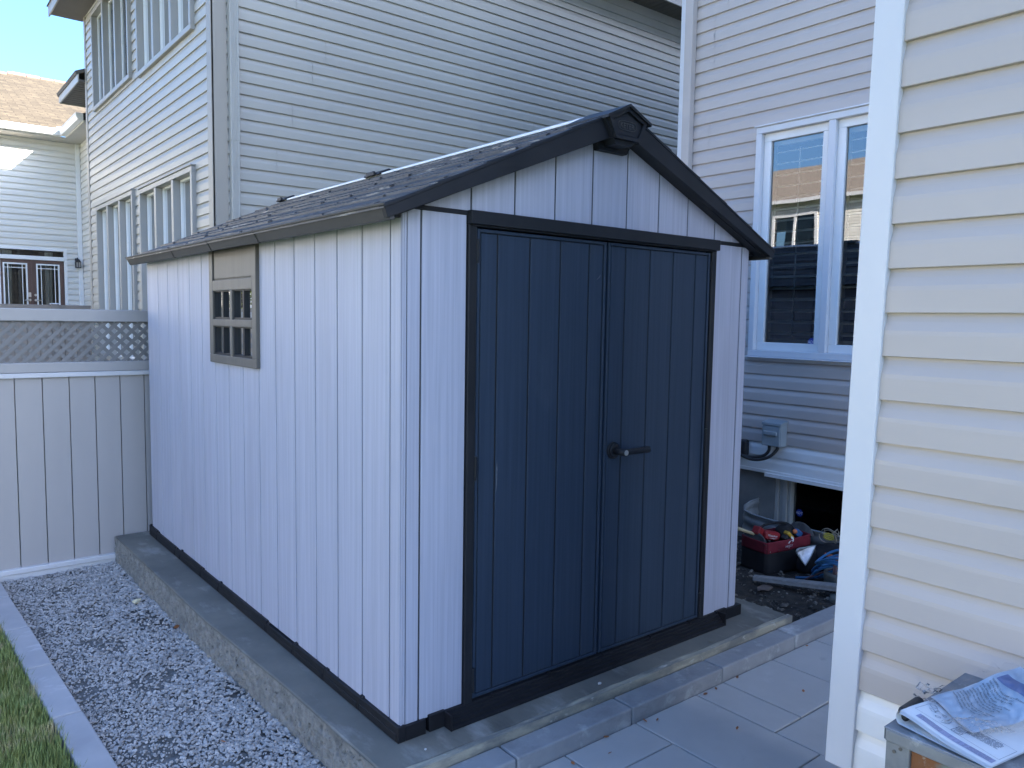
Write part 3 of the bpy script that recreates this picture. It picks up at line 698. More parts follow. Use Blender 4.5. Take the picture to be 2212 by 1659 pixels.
# window set into a wall facing -x (plane x = X): frame ring, mullions, sashes, panes
def window_x(parent, X, y0, y1, z0, z1, n, fm, sm, gm, out=.05, fw=.055, mw=.06, depth=.035, label=None, room=True, sash=.024):
    f = MB(); f.box(X-out, X+.06, y0, y1, z1-fw, z1); f.box(X-out, X+.06, y0, y1, z0, z0+fw); f.box(X-out, X+.06, y0, y0+fw, z0+fw, z1-fw); f.box(X-out, X+.06, y1-fw, y1, z0+fw, z1-fw)
    wi = (y1-y0-2*fw-(n-1)*mw)/n; cells = []
    for k in range(n):
        a = y0+fw+k*(wi+mw); cells.append((a, a+wi))
        if k: f.box(X-out+.004, X+.06, a-mw, a, z0+fw, z1-fw)
    f.box(X-out-.014, X-.001, y0-.012, y1+.012, z1, z1+.014)
    fo = f.build('window', fm, parent, bevel=.004, seg=1)
    if label: fo['label'] = label
    for a, b in cells:
        s = MB(); g0, g1 = X+depth-.022, X+depth+.02
        s.box(g0, g1, a, b, z1-fw-sash, z1-fw); s.box(g0, g1, a, b, z0+fw, z0+fw+sash); s.box(g0, g1, a, a+sash, z0+fw+sash, z1-fw-sash); s.box(g0, g1, b-sash, b, z0+fw+sash, z1-fw-sash)
        s.build('sash', sm, fo, bevel=.003, seg=1)
        MB().quad((X+depth, a+sash, z0+fw+sash), (X+depth, b-sash, z0+fw+sash), (X+depth, b-sash, z1-fw-sash), (X+depth, a+sash, z1-fw-sash)).build('pane', gm, fo)
    if room:
        r = MB(); xx = X+.9; r.quad((X+.16, y0, z0), (xx, y0, z0), (xx, y0, z1), (X+.16, y0, z1)); r.quad((X+.16, y1, z0), (xx, y1, z0), (xx, y1, z1), (X+.16, y1, z1))
        r.quad((xx, y0, z0), (xx, y1, z0), (xx, y1, z1), (xx, y0, z1)); r.quad((X+.16, y0, z0), (X+.16, y1, z0), (xx, y1, z0), (xx, y0, z0)); r.quad((X+.16, y0, z1), (X+.16, y1, z1), (xx, y1, z1), (xx, y0, z1))
        r.build('room', 'room_dark', fo)
    return fo, cells

# ------------------------------------------------------------------ grey neighbouring house
def neighbour():
    X, Y = 1.02, 5.12; XE, YE, ZE = 9.2, 10.70, 5.91
    t = thing('grey_house', 'tall grey sided house with two rows of triple windows standing right behind the shed', 'house', (5, 8, -.2))
    wins = [(8.004, 10.09, .95, 3.10), (5.632, 7.679, .95, 3.06), (8.02, 10.085, 4.43, 5.78), (5.59, 7.648, 4.35, 5.78)]
    mb = MB(); siding(mb, 'y', X, -1, Y+.02, YE, -.2, ZE, .1145, wins, 1, 3, zref=.045, seam_every=3.0); wall_back(mb, 'y', X-.0005, X+.16, Y+.02, YE, -.25, ZE, wins); mb.build('side_wall', 'siding_grey', t)
    mb = MB(); siding(mb, 'x', Y, -1, X, XE, -.2, 5.60, .1145, (), 1, 8, zref=.03, seam_every=3.4, dk=1.25); wall_back(mb, 'x', Y-.0005, Y+.16, X+.02, XE, -.25, ZE); mb.build('end_wall', 'siding_grey', t)
    mb = MB(); mb.box(X, XE, YE, YE+.16, -.25, ZE); mb.box(XE, XE+.16, Y, YE+.16, -.25, ZE); mb.build('back_wall', 'siding_grey', t)
    mb = MB(); mb.box(X-.02, X+.122, Y-.024, Y-.0, -.2, ZE); mb.box(X-.024, X-.0, Y-.024, Y+.10, -.2, ZE); mb.build('corner_trim', 'taupe_trim', t, bevel=.003, seg=1)
    mb = MB(); mb.box(X-.024, X+.0, YE-.07, YE+.02, -.2, ZE); mb.build('corner_trim', 'taupe_trim', t, bevel=.003, seg=1)
    for (z0, z1, e) in ((3.24, 5.5, 0), (-.1, 3.25, .004)):
        mb = MB(); x0, x1 = X+.133+e, X+.221-e; yf = Y-.085+e
        pts = [(x0, Y-.018), (x0, yf+.006), (x0+.006, yf)]
        for k in range(5):
            a = x0+.010+k*(x1-x0-.02)/5; wq = (x1-x0-.02)/5; pts += [(a, yf), (a+wq*.3, yf+.005), (a+wq*.7, yf+.005)]
        pts += [(x1-.006, yf), (x1, yf+.006), (x1, Y-.018)]
        mb.prism(pts, XY, z0, z1); mb.build('downspout', 'grey_trim', t)
    for (y0, y1, z0, z1) in wins: window_x(t, X, y0, y1, z0, z1, 3, 'frame_grey', 'white_vinyl', 'far_glass', out=.055, fw=.055, mw=.075, depth=.045)
    mb = MB()
    mb.box(X-.01, XE, Y-.028, Y, 5.60, 5.895); mb.box(X-.01, XE, Y-.045, Y-.028, 5.68, 5.895); mb.box(X-.01, XE, Y-.062, Y-.045, 5.78, 5.895)
    mb.build('frieze', 'soffit_pale', t)
    mb = MB(); mb.box(X-.42, XE+.42, Y-.42, Y, 5.895, 5.925); mb.box(X-.42, X, Y, YE+.2, 5.895, 5.925)
    x = X-.4
    while x < XE: mb.box(x, x+.004, Y-.41, Y-.065, 5.890, 5.895); x += .1
    mb.build('soffit', 'soffit_dark', t)
    mb = MB(); mb.box(X-.44, XE+.44, Y-.44, Y-.42, 5.87, 6.05); mb.box(X-.44, X-.42, Y-.44, YE+.22, 5.87, 6.05); mb.build('fascia', 'taupe_trim', t)
    mb = MB(); hip_roof(mb, X-.46, XE+.46, Y-.46, YE+.24, 6.01, .50); mb.build('roof', 'shingle_grey', t)
    # low rear wing with a boxed eave
    mb = MB(); siding(mb, 'y', 1.35, -1, YE+.17, 12.16, -.2, 4.98, .1145); wall_back(mb, 'y', 1.351, 1.5, YE+.17, 12.16, -.25, 4.98); mb.box(1.36, XE, 12.17, 12.3, -.25, 4.98); mb.build('rear_wing_wall', 'siding_grey', t)
    mb = MB(); mb.box(.92, 1.5, YE+.02, 12.27, 4.985, 5.01)
    for k in range(12): mb.box(.95, 1.33, YE+.1+k*.13, YE+.125+k*.13, 4.979, 4.985)
    mb.build('rear_soffit', 'soffit_dark', t)
    mb = MB(); mb.box(.90, .92, YE+.02, 12.29, 4.97, 5.10); mb.box(.92, 3, 12.27, 12.29, 4.97, 5.10); mb.build('rear_fascia', 'grey_trim', t, bevel=.004)
    mb = MB(); mb.add([(.88, YE+.02, 5.10), (.88, 12.31, 5.10), (3.2, 11.2, 6.14), (3.2, YE+.02, 6.14), (5.5, 12.31, 5.10)], [(0, 1, 2, 3), (1, 4, 2)]); mb.build('rear_roof', 'shingle_grey', t, solid=.05)
neighbour()

# ------------------------------------------------------------------ cream house with the brown shingled roof, far left
def left_house():
    Y = 14.5; t = thing('cream_house', 'cream sided house at the far left with a sunlit brown shingle roof', 'house', (-3, 18, -.2))
    door = (.232, 1.303, .5, 2.79)
    mb = MB(); siding(mb, 'x', Y, -1, -8.5, 1.58, -.2, 4.76, .111, [door], 0, 4, zref=.05, dk=1.8); wall_back(mb, 'x', Y-.0005, Y+.16, -8.5, 1.6, -.25, 4.76, [door])
    siding(mb, 'y', 1.58, -1, 12.40, Y, -.2, 4.76, .111, (), 0, 4, zref=.05); wall_back(mb, 'y', 1.58, 1.72, 12.40, Y, -.25, 4.76); mb.box(-8.5, -8.36, Y+.17, 24, -.25, 4.76); mb.box(-8.5, 6, 24, 24.15, -.25, 4.76)
    mb.build('wall', 'siding_pale', t)
    mb = MB(); mb.box(-8.9, 1.27, 14.07, Y, 4.765, 4.79); mb.box(1.27, 1.72, 12.40, Y, 4.765, 4.79); mb.build('soffit', 'soffit_pale', t)
    mb = MB()
    mb.prism([(14.07, 4.785), (14.07, 4.90), (13.955, 4.905), (13.955, 4.86), (13.985, 4.795)], YZ, -8.9, 1.20)
    mb.prism([(1.27, 4.785), (1.27, 4.90), (1.155, 4.905), (1.155, 4.86), (1.185, 4.795)], lambda u, v, d: (u, d, v), 12.40, 14.0)
    mb.prism([(1.12, 13.99), (1.28, 13.93), (1.30, 14.08), (1.15, 14.08)], XY, 4.80, 4.945)
    mb.build('gutter', 'white_vinyl', t, bevel=.006)
    mb = MB(); mb.box(1.49, 1.565, Y-.07, Y-.016, -.1, 4.78); mb.build('downspout', 'white_vinyl', t, bevel=.006)
    mb = MB(); h = 5.95; zt = 4.88+h*.395
    mb.add([(1.17-h-.05, 14.05, 4.88), (1.27, 14.05, 4.88), (8, 20, zt), (1.17, 20, zt), (1.17-h, 26, 4.88), (8, 14.05, 4.88)], [(0, 1, 2, 3), (1, 5, 2), (0, 3, 4)])
    mb.build('roof', 'shingle_courses', t, solid=.05)
    mb = MB(); mb.add([(1.27, 14.05, 4.885), (1.27, 12.40, 4.885), (5, 12.40, 6.36), (5, 17.78, 6.36)], [(0, 1, 2, 3)]); mb.build('wing_roof', 'shingle_courses', t, solid=.04)
    mb = MB(); x = 1.17
    r = random.Random(2)
    while x < 7.5: mb.prism([(19.88, zt-.02), (20, zt+.055+r.uniform(0, .02)), (20.12, zt-.02)], YZ, x, x+.27); x += .29
    for k in range(30):
        q = k/30; a = Vector((1.17-h*q, 20-h*q, zt-h*.395*q)); mb.box(a.x-.1, a.x+.06, a.y-.1, a.y+.06, a.z-.03, a.z+.03+r.uniform(0, .015))
    mb.build('ridge_cap', 'ridge_red', t)
    # patio doors
    f = MB(); f.box(door[0]-.0, door[1], Y-.03, Y+.06, 2.735, 2.79); f.box(1.252, 1.303, Y-.03, Y+.06, .5, 2.735); f.box(door[0], 1.252, Y-.045, Y+.06, 2.555, 2.628); f.box(door[0]-.05, door[0], Y-.03, Y+.06, .5, 2.79)
    fo = f.build('patio_door', 'white_vinyl', t, bevel=.004, seg=1)
    MB().quad((.235, Y+.02, 2.628), (1.252, Y+.02, 2.628), (1.252, Y+.02, 2.735), (.235, Y+.02, 2.735)).build('transom_pane', 'far_glass', fo)
    def leaf(x0, x1, hx):
        l = MB(); st = .10 if x0 < .5 else .085; gx0, gx1 = (x0+.028, x1-.07) if x0 < .5 else (x0+.055, x1-.075)
        l.box(x0, x1, Y-.005, Y+.045, 2.487, 2.553); l.box(x0, gx0, Y-.005, Y+.045, .5, 2.487); l.box(gx1, x1, Y-.005, Y+.045, .5, 2.487); l.box(gx0, gx1, Y-.005, Y+.045, .5, .75)
        lo = l.build('door_leaf', 'brown_door', fo)
        g = MB(); b = .024
        g.box(gx0, gx1, Y-.018, Y+.03, 2.487-b, 2.487); g.box(gx0, gx1, Y-.018, Y+.03, .75, .75+b); g.box(gx0, gx0+b, Y-.018, Y+.03, .75+b, 2.487-b); g.box(gx1-b, gx1, Y-.018, Y+.03, .75+b, 2.487-b)
        for q in (gx0+b+.05, gx1-b-.06): g.box(q, q+.011, Y-.01, Y+.02, .75+b, 2.487-b)
        g.box(gx0+b, gx1-b, Y-.012, Y+.02, 2.487-b-.068, 2.487-b-.056)
        g.build('glazing_bars', 'white_vinyl', fo)
        MB().quad((gx0+b, Y+.012, .75), (gx1-b, Y+.012, .75), (gx1-b, Y+.012, 2.47), (gx0+b, Y+.012, 2.47)).build('pane', 'far_glass', fo)
        h = MB(); h.tube([(hx, Y-.045, 1.81), (hx, Y-.005, 1.81)], .022, 12); s = 1 if hx > .7 else -1; h.tube([(hx, Y-.04, 1.81), (hx+s*.03, Y-.045, 1.812), (hx+s*.085, Y-.042, 1.803)], .011, 8)
        if hx < .7: h.box(hx-.025, hx+.025, Y-.022, Y-.004, 1.868, 1.95)
        else: h.tube([(hx, Y-.022, 1.905), (hx, Y-.004, 1.905)], .022, 14)
        h.build('handle', 'nickel', fo)
    leaf(.240, .722, .675); leaf(.738, 1.248, .772)
    mb = MB(); mb.box(.712, .748, Y-.02, Y, .5, 2.55); mb.build('astragal', 'brown_door', fo)
    for a, b in ((.30, .44), (.965, 1.10)):
        c = MB(); c.grid(lambda i, j: (a+(b-a)*i*(1-.25*math.sin(3.14*(1-j))*.6), Y+.20+.02*math.sin(i*26), .6+2.12*j), 40, 12); c.build('curtain', 'curtain', fo, smooth=True)
    r = MB(); r.quad((0, Y+1.1, .5), (1.5, Y+1.1, .5), (1.5, Y+1.1, 2.79), (0, Y+1.1, 2.79)); r.quad((1.5, Y+.17, .5), (1.5, Y+1.1, .5), (1.5, Y+1.1, 2.79), (1.5, Y+.17, 2.79)); r.quad((0, Y+.17, .5), (0, Y+1.1, .5), (0, Y+1.1, 2.79), (0, Y+.17, 2.79)); r.quad((0, Y+.17, 2.79), (1.5, Y+.17, 2.79), (1.5, Y+1.1, 2.79), (0, Y+1.1, 2.79)); r.quad((0, Y+.17, .5), (1.5, Y+.17, .5), (1.5, Y+1.1, .5), (0, Y+1.1, .5))
    r.build('room', 'room_brown', fo)
    # lantern
    l = thing('wall_lantern', 'small black wall lantern beside the brown patio doors of the cream house', 'lantern', (1.465, Y-.02, 2.5))
    mb = MB(); mb.box(1.435, 1.495, Y-.03, Y-.014, 2.50, 2.625); mb.tube([(1.465, Y-.03, 2.60), (1.465, Y-.09, 2.628), (1.465, Y-.12, 2.60)], .011, 8); mb.build('bracket', 'black_plastic', l)
    mb = MB(); cx, cy = 1.468, Y-.12
    mb.add([(cx-.052, cy-.05, 2.545), (cx+.052, cy-.05, 2.545), (cx+.052, cy+.05, 2.545), (cx-.052, cy+.05, 2.545), (cx-.02, cy-.02, 2.605), (cx+.02, cy-.02, 2.605), (cx+.02, cy+.02, 2.605), (cx-.02, cy+.02, 2.605)], [(0, 3, 2, 1), (4, 5, 6, 7), (0, 1, 5, 4), (1, 2, 6, 5), (2, 3, 7, 6), (3, 0, 4, 7)])
    for sx in (-1, 1):
        for sy in (-1, 1): mb.box(cx+sx*.04-.005, cx+sx*.04+.005, cy+sy*.04-.005, cy+sy*.04+.005, 2.45, 2.545)
    mb.box(cx-.047, cx+.047, cy-.047, cy+.047, 2.438, 2.452); mb.box(cx-.005, cx+.005, cy-.043, cy-.037, 2.45, 2.545); mb.build('cage', 'black_plastic', l)
    mb = MB(); mb.box(cx-.034, cx+.034, cy-.034, cy+.034, 2.452, 2.545); mb.build('lantern_glass', 'frame_grey', l)
def shingle_mat():
    m = mat('shingle_courses', (.40, .29, .185), .9, (.27, .19, .125), (1, 1, 1), 1); n = m.node_tree; L = n.links; b = n.nodes['Principled BSDF']
    tc = n.nodes.new('ShaderNodeTexCoord'); mp = n.nodes.new('ShaderNodeMapping'); mp.inputs['Scale'].default_value = (1, 1, 1)
    bk = n.nodes.new('ShaderNodeTexBrick'); bk.inputs['Scale'].default_value = 1; bk.inputs['Brick Width'].default_value = .30; bk.inputs['Row Height'].default_value = .14; bk.inputs['Mortar Size'].default_value = .006
    bk.inputs['Color1'].default_value = (.108, .085, .053, 1); bk.inputs['Color2'].default_value = (.067, .052, .032, 1); bk.inputs['Mortar'].default_value = (.03, .022, .016, 1); bk.inputs['Bias'].default_value = -.1
    L.new(tc.outputs['Object'], mp.inputs[0]); L.new(mp.outputs[0], bk.inputs[0])
    nz = n.nodes.new('ShaderNodeTexNoise'); nz.inputs['Scale'].default_value = 9; L.new(tc.outputs['Object'], nz.inputs[0])
    mx = n.nodes.new('ShaderNodeMix'); mx.data_type = 'RGBA'; mx.blend_type = 'OVERLAY'; mx.inputs[0].default_value = .6
    L.new(bk.outputs[0], mx.inputs[6]); L.new(nz.outputs[0], mx.inputs[7]); L.new(mx.outputs[2], b.inputs['Base Color'])
    bp = n.nodes.new('ShaderNodeBump'); bp.inputs['Strength'].default_value = .6; bp.inputs['Distance'].default_value = .02; L.new(bk.outputs[1], bp.inputs['Height']); bp.invert = True; L.new(bp.outputs[0], b.inputs['Normal'])
shingle_mat()
left_house()

# ------------------------------------------------------------------ beige house on the right
def beige_house():
    t = thing('beige_house', 'beige sided house on the right with white corner board and a big white framed window', 'house', (4, -3, -.2))
    X, XN, ZE, cz = 4.0, .5, 7.15, .1087
    YA, YB = -1.47, 1.985; ZP, YS, XP = 2.85, -16.0, 1.4
    win = (-.03, 1.235, 1.335, 3.125); bw = (-.55, .980, -.15, .402)
    mb = MB(); siding(mb, 'y', X, -1, -8, YB-.08, .651, ZE, cz, [win], 1, 5, zref=.651); wall_back(mb, 'y', X-.0005, X+.16, -8, YB+.05, .40, ZE, [win]); mb.build('window_wall', 'siding_beige', t)
    mb = MB(); siding(mb, 'y', X, -1, -8, YB-.05, .432, .649, cz, (), 0, 5, zref=.432); mb.box(X-.022, X, -8, YB-.05, .405, .432); mb.build('skirt', 'white_vinyl', t, bevel=.002, seg=1)
    mb = MB(); siding(mb, 'y', XN, -1, -4.6, -1.485, .651, ZP, cz, (), 1, 6, zref=.651, seam_every=9); wall_back(mb, 'y', XN-.0005, XN+.16, -4.6, -1.485, .43, ZP); mb.build('near_wall', 'siding_beige', t)
    mb = MB(); siding(mb, 'y', XN, -1, -4.6, -1.485, .432, .649, cz, (), 0, 6, zref=.432); mb.build('near_skirt', 'white_vinyl', t)
    mb = MB(); siding(mb, 'x', YA, 1, XN+.05, XP, .432, ZP, cz, (), 0, 7, zref=.651-2*cz); wall_back(mb, 'x', YA-.16, YA, XN+.165, XP, .43, ZP); mb.box(XP-.16, XP, -4.6, YA-.17, .43, ZP); mb.box(XN+.17, XP-.17, -4.6, -4.45, .43, ZP); mb.build('return_wall', 'siding_beige', t)
    mb = MB(); mb.box(X+.17, 24, YB, YB+.15, -.3, ZE); mb.box(24, 24.15, YS, YB+.15, -.3, ZE); mb.box(X, 24, YS, YS+.15, -.3, ZE); mb.box(X, X+.16, YS+.16, -8.01, -.3, ZE)
    mb.prism([(YS, ZE), (YB+.15, ZE), ((YS+YB)/2, ZE+.6*(YB-YS)/2)], YZ, X, X+.2); mb.prism([(YS, ZE), (YB+.15, ZE), ((YS+YB)/2, ZE+.6*(YB-YS)/2)], YZ, 23.9, 24.1); mb.build('back_wall', 'siding_beige', t)  # unseen outer walls and gables, sized to keep the sun off
    # leaning a hair like the real one: wide white corner board
    mb = MB(); z0, z1 = .425, ZP; a0, a1 = -1.424, -1.4535; L_ = lambda z: a0+(a1-a0)*(z-.43)/1.97
    vs = []
    for z in (z0, z1):
        y = L_(z); vs += [(XN-.024, y, z), (XN-.024, y-.0735, z), (XN+.006, y-.0735, z), (XN+.09, y, z), (XN+.09, y-.02, z), (XN+.006, y-.02, z)]
    mb.add(vs, [(0, 1, 7, 6), (1, 2, 8, 7), (2, 5, 11, 8), (5, 4, 10, 11), (4, 3, 9, 10), (3, 0, 6, 9), (0, 3, 4, 5, 2, 1), (6, 7, 8, 11, 10, 9)])
    mb.build('corner_board', 'white_trim', t, bevel=.003)
    mb = MB(); mb.box(XN+.03, XP-.03, -4.57, YA-.01, -.4, .43); mb.build('near_foundation', 'foundation', t)
    mb = MB(); wall_back(mb, 'y', X+.025, X+.22, -8, YB, -.9, .41, [bw]); mb.build('foundation', 'foundation', t)
    mb = MB(); mb.box(X-.028, X+.03, YB-.022, YB+.055, .0, ZE); mb.build('corner_trim', 'white_trim', t, bevel=.003)
    for (z0, z1, e) in ((2.62, ZE, 0), (.2, 2.63, .003)):
        mb = MB(); mb.box(X-.075+e, X-.014, YB-.105+e, YB-.024-e, z0, z1); mb.build('downspout', 'siding_beige', t, bevel=.006)
    # the big window
    fo, cells = window_x(t, X, win[0], win[1], win[2], win[3], 2, 'white_trim', 'white_vinyl', 'house_glass', out=.052, fw=.05, mw=.055, depth=.012, label='white framed casement pair with interior shutters', sash=.062)
    mb = MB(); mb.box(X-.030, X-.001, win[0]-.03, win[1]+.03, win[2]-.035, win[2]-.001); mb.box(X-.075, X-.001, win[0]-.02, win[1]+.02, win[2]-.010, win[2]-.001); mb.build('sill', 'white_trim', fo, bevel=.003)
    for a, b in cells:
        s = MB(); x0 = X+.075; s.box(x0, x0+.03, a, a+.05, 1.40, 3.06); s.box(x0, x0+.03, b-.05, b, 1.40, 3.06); s.box(x0, x0+.03, a+.05, b-.05, 1.40, 1.475); s.box(x0, x0+.03, a+.05, b-.05, 2.99, 3.06)
        z = 1.515
        while z < 2.98:
            s.add([(x0-.018, a+.05, z-.006), (x0-.018, b-.05, z-.006), (x0+.048, b-.05, z+.010), (x0+.048, a+.05, z+.010), (x0-.018, a+.05, z+.003), (x0-.018, b-.05, z+.003), (x0+.048, b-.05, z+.019), (x0+.048, a+.05, z+.019)],
                  [(0, 1, 2, 3), (4, 7, 6, 5), (0, 4, 5, 1), (1, 5, 6, 2), (2, 6, 7, 3), (3, 7, 4, 0)]); z += .0885
        s.tube([(x0-.026, (a+b)/2 if a > .5 else a+.09, 1.5), (x0-.026, (a+b)/2 if a > .5 else a+.09, 2.95)], .005, 6)
        s.build('shutter', 'shutter_white', fo)
    def sticker(yc, zc, r, xx, parent):
        s = MB(); s.add([(xx, yc+r*math.cos(q*math.pi/4+math.pi/8), zc+r*math.sin(q*math.pi/4+math.pi/8)) for q in range(8)], [tuple(range(8))]); so_ = s.build('sticker', 'sticker_blue', parent)
        s = MB(); put_text(s, 'ADT', r*.95, lambda u, v: (xx-.0008, yc-u, zc-r*.33+v), 'CENTER'); s.build('sticker_text', 'sticker_white', so_)
    sticker(.716, 1.462, .032, X+.0095, fo)
    # basement window under the skirt
    f = MB(); y0, y1, z0, z1 = bw
    for a, b, e in ((y1-.03, y1, 0), (y1-.062, y1-.033, .012), (y1-.10, y1-.066, .004), (y1-.125, y1-.104, .018)): f.box(X+.03+e, X+.13, a, b, z0, z1)
    f.box(X+.03, X+.13, y0, y1-.125, z0, z0+.05); f.box(X+.03, X+.13, y0, y0+.1, z0, z1)
    b = f.build('basement_window', 'grey_trim', t, bevel=.002, seg=1)
    f = MB(); f.box(X-.045, X+.13, y0-.05, y1+.055, z1-.004, z1+.006); f.box(X-.048, X-.028, y0-.05, y1+.055, z1-.018, z1+.012); f.build('drip_cap', 'white_vinyl', b, bevel=.002)
    MB().quad((X+.10, y0+.1, z0+.05), (X+.10, y1-.125, z0+.05), (X+.10, y1-.125, z1), (X+.10, y0+.1, z1)).build('pane', 'dark_glass', b)
    r = MB(); r.quad((X+.7, y0, z0), (X+.7, y1, z0), (X+.7, y1, z1), (X+.7, y0, z1)); r.quad((X+.14, y1-.1, z0), (X+.7, y1-.1, z0), (X+.7, y1-.1, z1), (X+.14, y1-.1, z1)); r.quad((X+.14, y0, z1), (X+.7, y0, z1), (X+.7, y1, z1), (X+.14, y1, z1)); r.quad((X+.14, y0, z0), (X+.7, y0, z0), (X+.7, y1, z0), (X+.14, y1, z0)); r.quad((X+.14, y0, z0), (X+.7, y0, z0), (X+.7, y0, z1), (X+.14, y0, z1)); r.build('room', 'dark_void', b)
    sticker(.80, .115, .030, X+.095, b)
    # unseen roofs: main ridge raised to block sun, porch kept low to admit light
    mb = MB(); ym, zr_ = (YS+YB)/2, ZE+.6*(YB-YS)/2+.1
    mb.quad((X-.3, YB+.5, ZE-.1), (24.4, YB+.5, ZE-.1), (24.4, ym, zr_), (X-.3, ym, zr_)); mb.quad((X-.3, YS-.4, ZE-.1), (24.4, YS-.4, ZE-.1), (24.4, ym, zr_), (X-.3, ym, zr_)); mb.build('roof', 'shingle_grey', t, solid=.12)
    mb = MB(); mb.add([(XN-.12, -4.75, ZP), (XP+.1, -4.75, ZP+.25), (XP+.1, -1.36, ZP+.25), (XN-.12, -1.36, ZP)], [(0, 1, 2, 3)]); mb.build('porch_roof', 'shingle_grey', t, solid=.06)
    # vent hood with black flap by the cables
    mb = MB(); mb.box(X-.07, X-.012, 1.20, 1.42, .52, .655); mb.build('vent_hood', 'black_plastic', t, bevel=.02, seg=3)
beige_house()

def disconnect():
    X = 4.0; t = thing('electrical_box', 'blue-grey electrical disconnect box on the beige wall over two black cables', 'electrical box', (X, .95, .64))
    y0, y1, z0, z1 = .872, 1.032, .642, .822
    mb = MB(); mb.box(X-.10, X-.012, y0, y1, z0, z1); mb.build('case', 'meter_grey', t, bevel=.006)
    mb = MB(); mb.box(X-.112, X-.1005, y0+.004, y1-.002, z0+.002, z1-.022); mb.build('cover', 'meter_grey', t, bevel=.005)
    mb = MB(); mb.prism([(X-.115, z1-.018), (X-.115, z1+.004), (X-.012, z1+.022), (X-.012, z1-.001), (X-.1, z1-.001)], lambda u, v, d: (u, d, v), y0-.006, y1+.004); mb.build('rain_hood', 'meter_grey', t, bevel=.003)
    mb = MB(); mb.box(X-.130, X-.1125, y0+.024, y1-.02, .728, .762); mb.build('handle', 'meter_grey', t, bevel=.008, seg=3)
    for pth in ([(X-.055, 1.0, .645), (X-.06, .995, .60), (X-.07, 1.03, .555), (X-.085, 1.10, .535), (X-.10, 1.20, .53), (X-.11, 1.30, .55), (X-.09, 1.42, .62)],
                [(X-.055, .92, .645), (X-.065, .925, .61), (X-.09, .97, .555), (X-.105, 1.06, .520), (X-.115, 1.16, .522), (X-.12, 1.26, .565), (X-.115, 1.34, .63), (X-.10, 1.42, .72)],):
        cu = [];
        P_ = [Vector(p) for p in pth]
        for i in range(len(P_)-1):
            a, b, c, d = P_[max(i-1, 0)], P_[i], P_[i+1], P_[min(i+2, len(P_)-1)]
            for k in range(6):
                q = k/6; cu.append(.5*((2*b)+(-a+c)*q+(2*a-5*b+4*c-d)*q*q+(-a+3*b-3*c+d)*q**3))
        cu.append(P_[-1]); mb = MB(); mb.tube(cu, .0125, 10); mb.build('cable', 'cable_black', t, smooth=True)
disconnect()

# house and tree across the yards, seen mirrored in the window panes
def opposite_house(Y0, label, X=-20.0):
    t = thing('opposite_house', label, 'house', (X-4, Y0+9, -.2))
    wins = [(Y0+1.2, Y0+2.6, 4.5, 6.0), (Y0+4.6, Y0+6.0, 4.5, 6.0), (Y0+8.2, Y0+10.0, 4.5, 6.0), (Y0+13, Y0+15.2, 4.5, 6.0)]
    mb = MB(); siding(mb, 'y', X, 1, Y0, Y0+18, -.2, 6.55, .114, [(a, b, c, d) for a, b, c, d in wins]); wall_back(mb, 'y', X-.16, X-.001, Y0, Y0+18, -.25, 6.55, wins); mb.box(X-9, X-.17, Y0, Y0+.15, -.25, 6.55); mb.box(X-9, X-.17, Y0+17.85, Y0+18, -.25, 6.55); mb.build('wall', 'siding_pale', t)
    for a, b, c, d in wins:
        f = MB(); e = .12
        f.box(X-.05, X+.05, a-e, b+e, d, d+e); f.box(X-.05, X+.05, a-e, b+e, c-e, c); f.box(X-.05, X+.05, a-e, a, c, d); f.box(X-.05, X+.05, b, b+e, c, d); f.box(X-.05, X+.04, (a+b)/2-.05, (a+b)/2+.05, c, d)
        fo = f.build('window', 'white_trim', t); MB().quad((X-.03, a, c), (X-.03, b, c), (X-.03, b, d), (X-.03, a, d)).build('pane', 'far_glass', fo)
        r = MB(); r.box(X-1.2, X-1.1, a-.2, b+.2, c-.2, d+.2); r.build('room', 'room_dark', fo)
    mb = MB(); mb.box(X+.35, X+.46, Y0-.5, Y0+18.5, 6.53, 6.67); mb.box(X, X+.35, Y0-.5, Y0+18.5, 6.56, 6.59); mb.build('gutter', 'white_trim', t)
    mb = MB(); hip_roof(mb, X-9.5, X+.45, Y0-.5, Y0+18.5, 6.65, .46); mb.build('roof', 'shingle', t)
opposite_house(-13.5, 'second cream house across the yards, unseen, added to bounce sunlight on the walls', -27.0)  # unseen house, added for the sunlight it bounces onto walls facing it
opposite_house(6.5, 'sunlit cream house across the yards, seen only mirrored in the big window')
def conifer():
    t = thing('conifer_tree', 'yellow-green conifer in the next yard, visible only mirrored in the shed window', 'tree', (-4.15, 13.0, -.2))
    mb = MB(); mb.tube([(-4.15, 13.0, -.3), (-4.13, 13.0, 2), (-4.15, 13.02, 4.6)], [.11, .07, .02], 10); mb.build('trunk', 'bark', t)
    r = random.Random(4); mb = MB()
    for _ in range(5200):
        z = r.uniform(.2, 4.9); R_ = 1.25*(1-z/5.1)+.05; tier = .75+.25*math.sin(z*9); a = r.uniform(0, 6.28); q = R_*tier*math.sqrt(r.uniform(.25, 1))
        c = Vector((-4.15+q*math.cos(a), 13.0+q*math.sin(a), z-.25*q)); s = r.uniform(.05, .11); d = Vector((math.cos(a), math.sin(a), r.uniform(-.5, .2)))*s; n = Vector((-math.sin(a), math.cos(a), r.uniform(-.4, .4)))*s*.4
        mb.add([c-n*.6, c+d*.5-n, c+d*1.3, c+d*.5+n, c+n*.6], [(0, 1, 2, 3, 4)])
    mb.build('crown', 'conifer_leaf', t, nrm=False)
conifer()
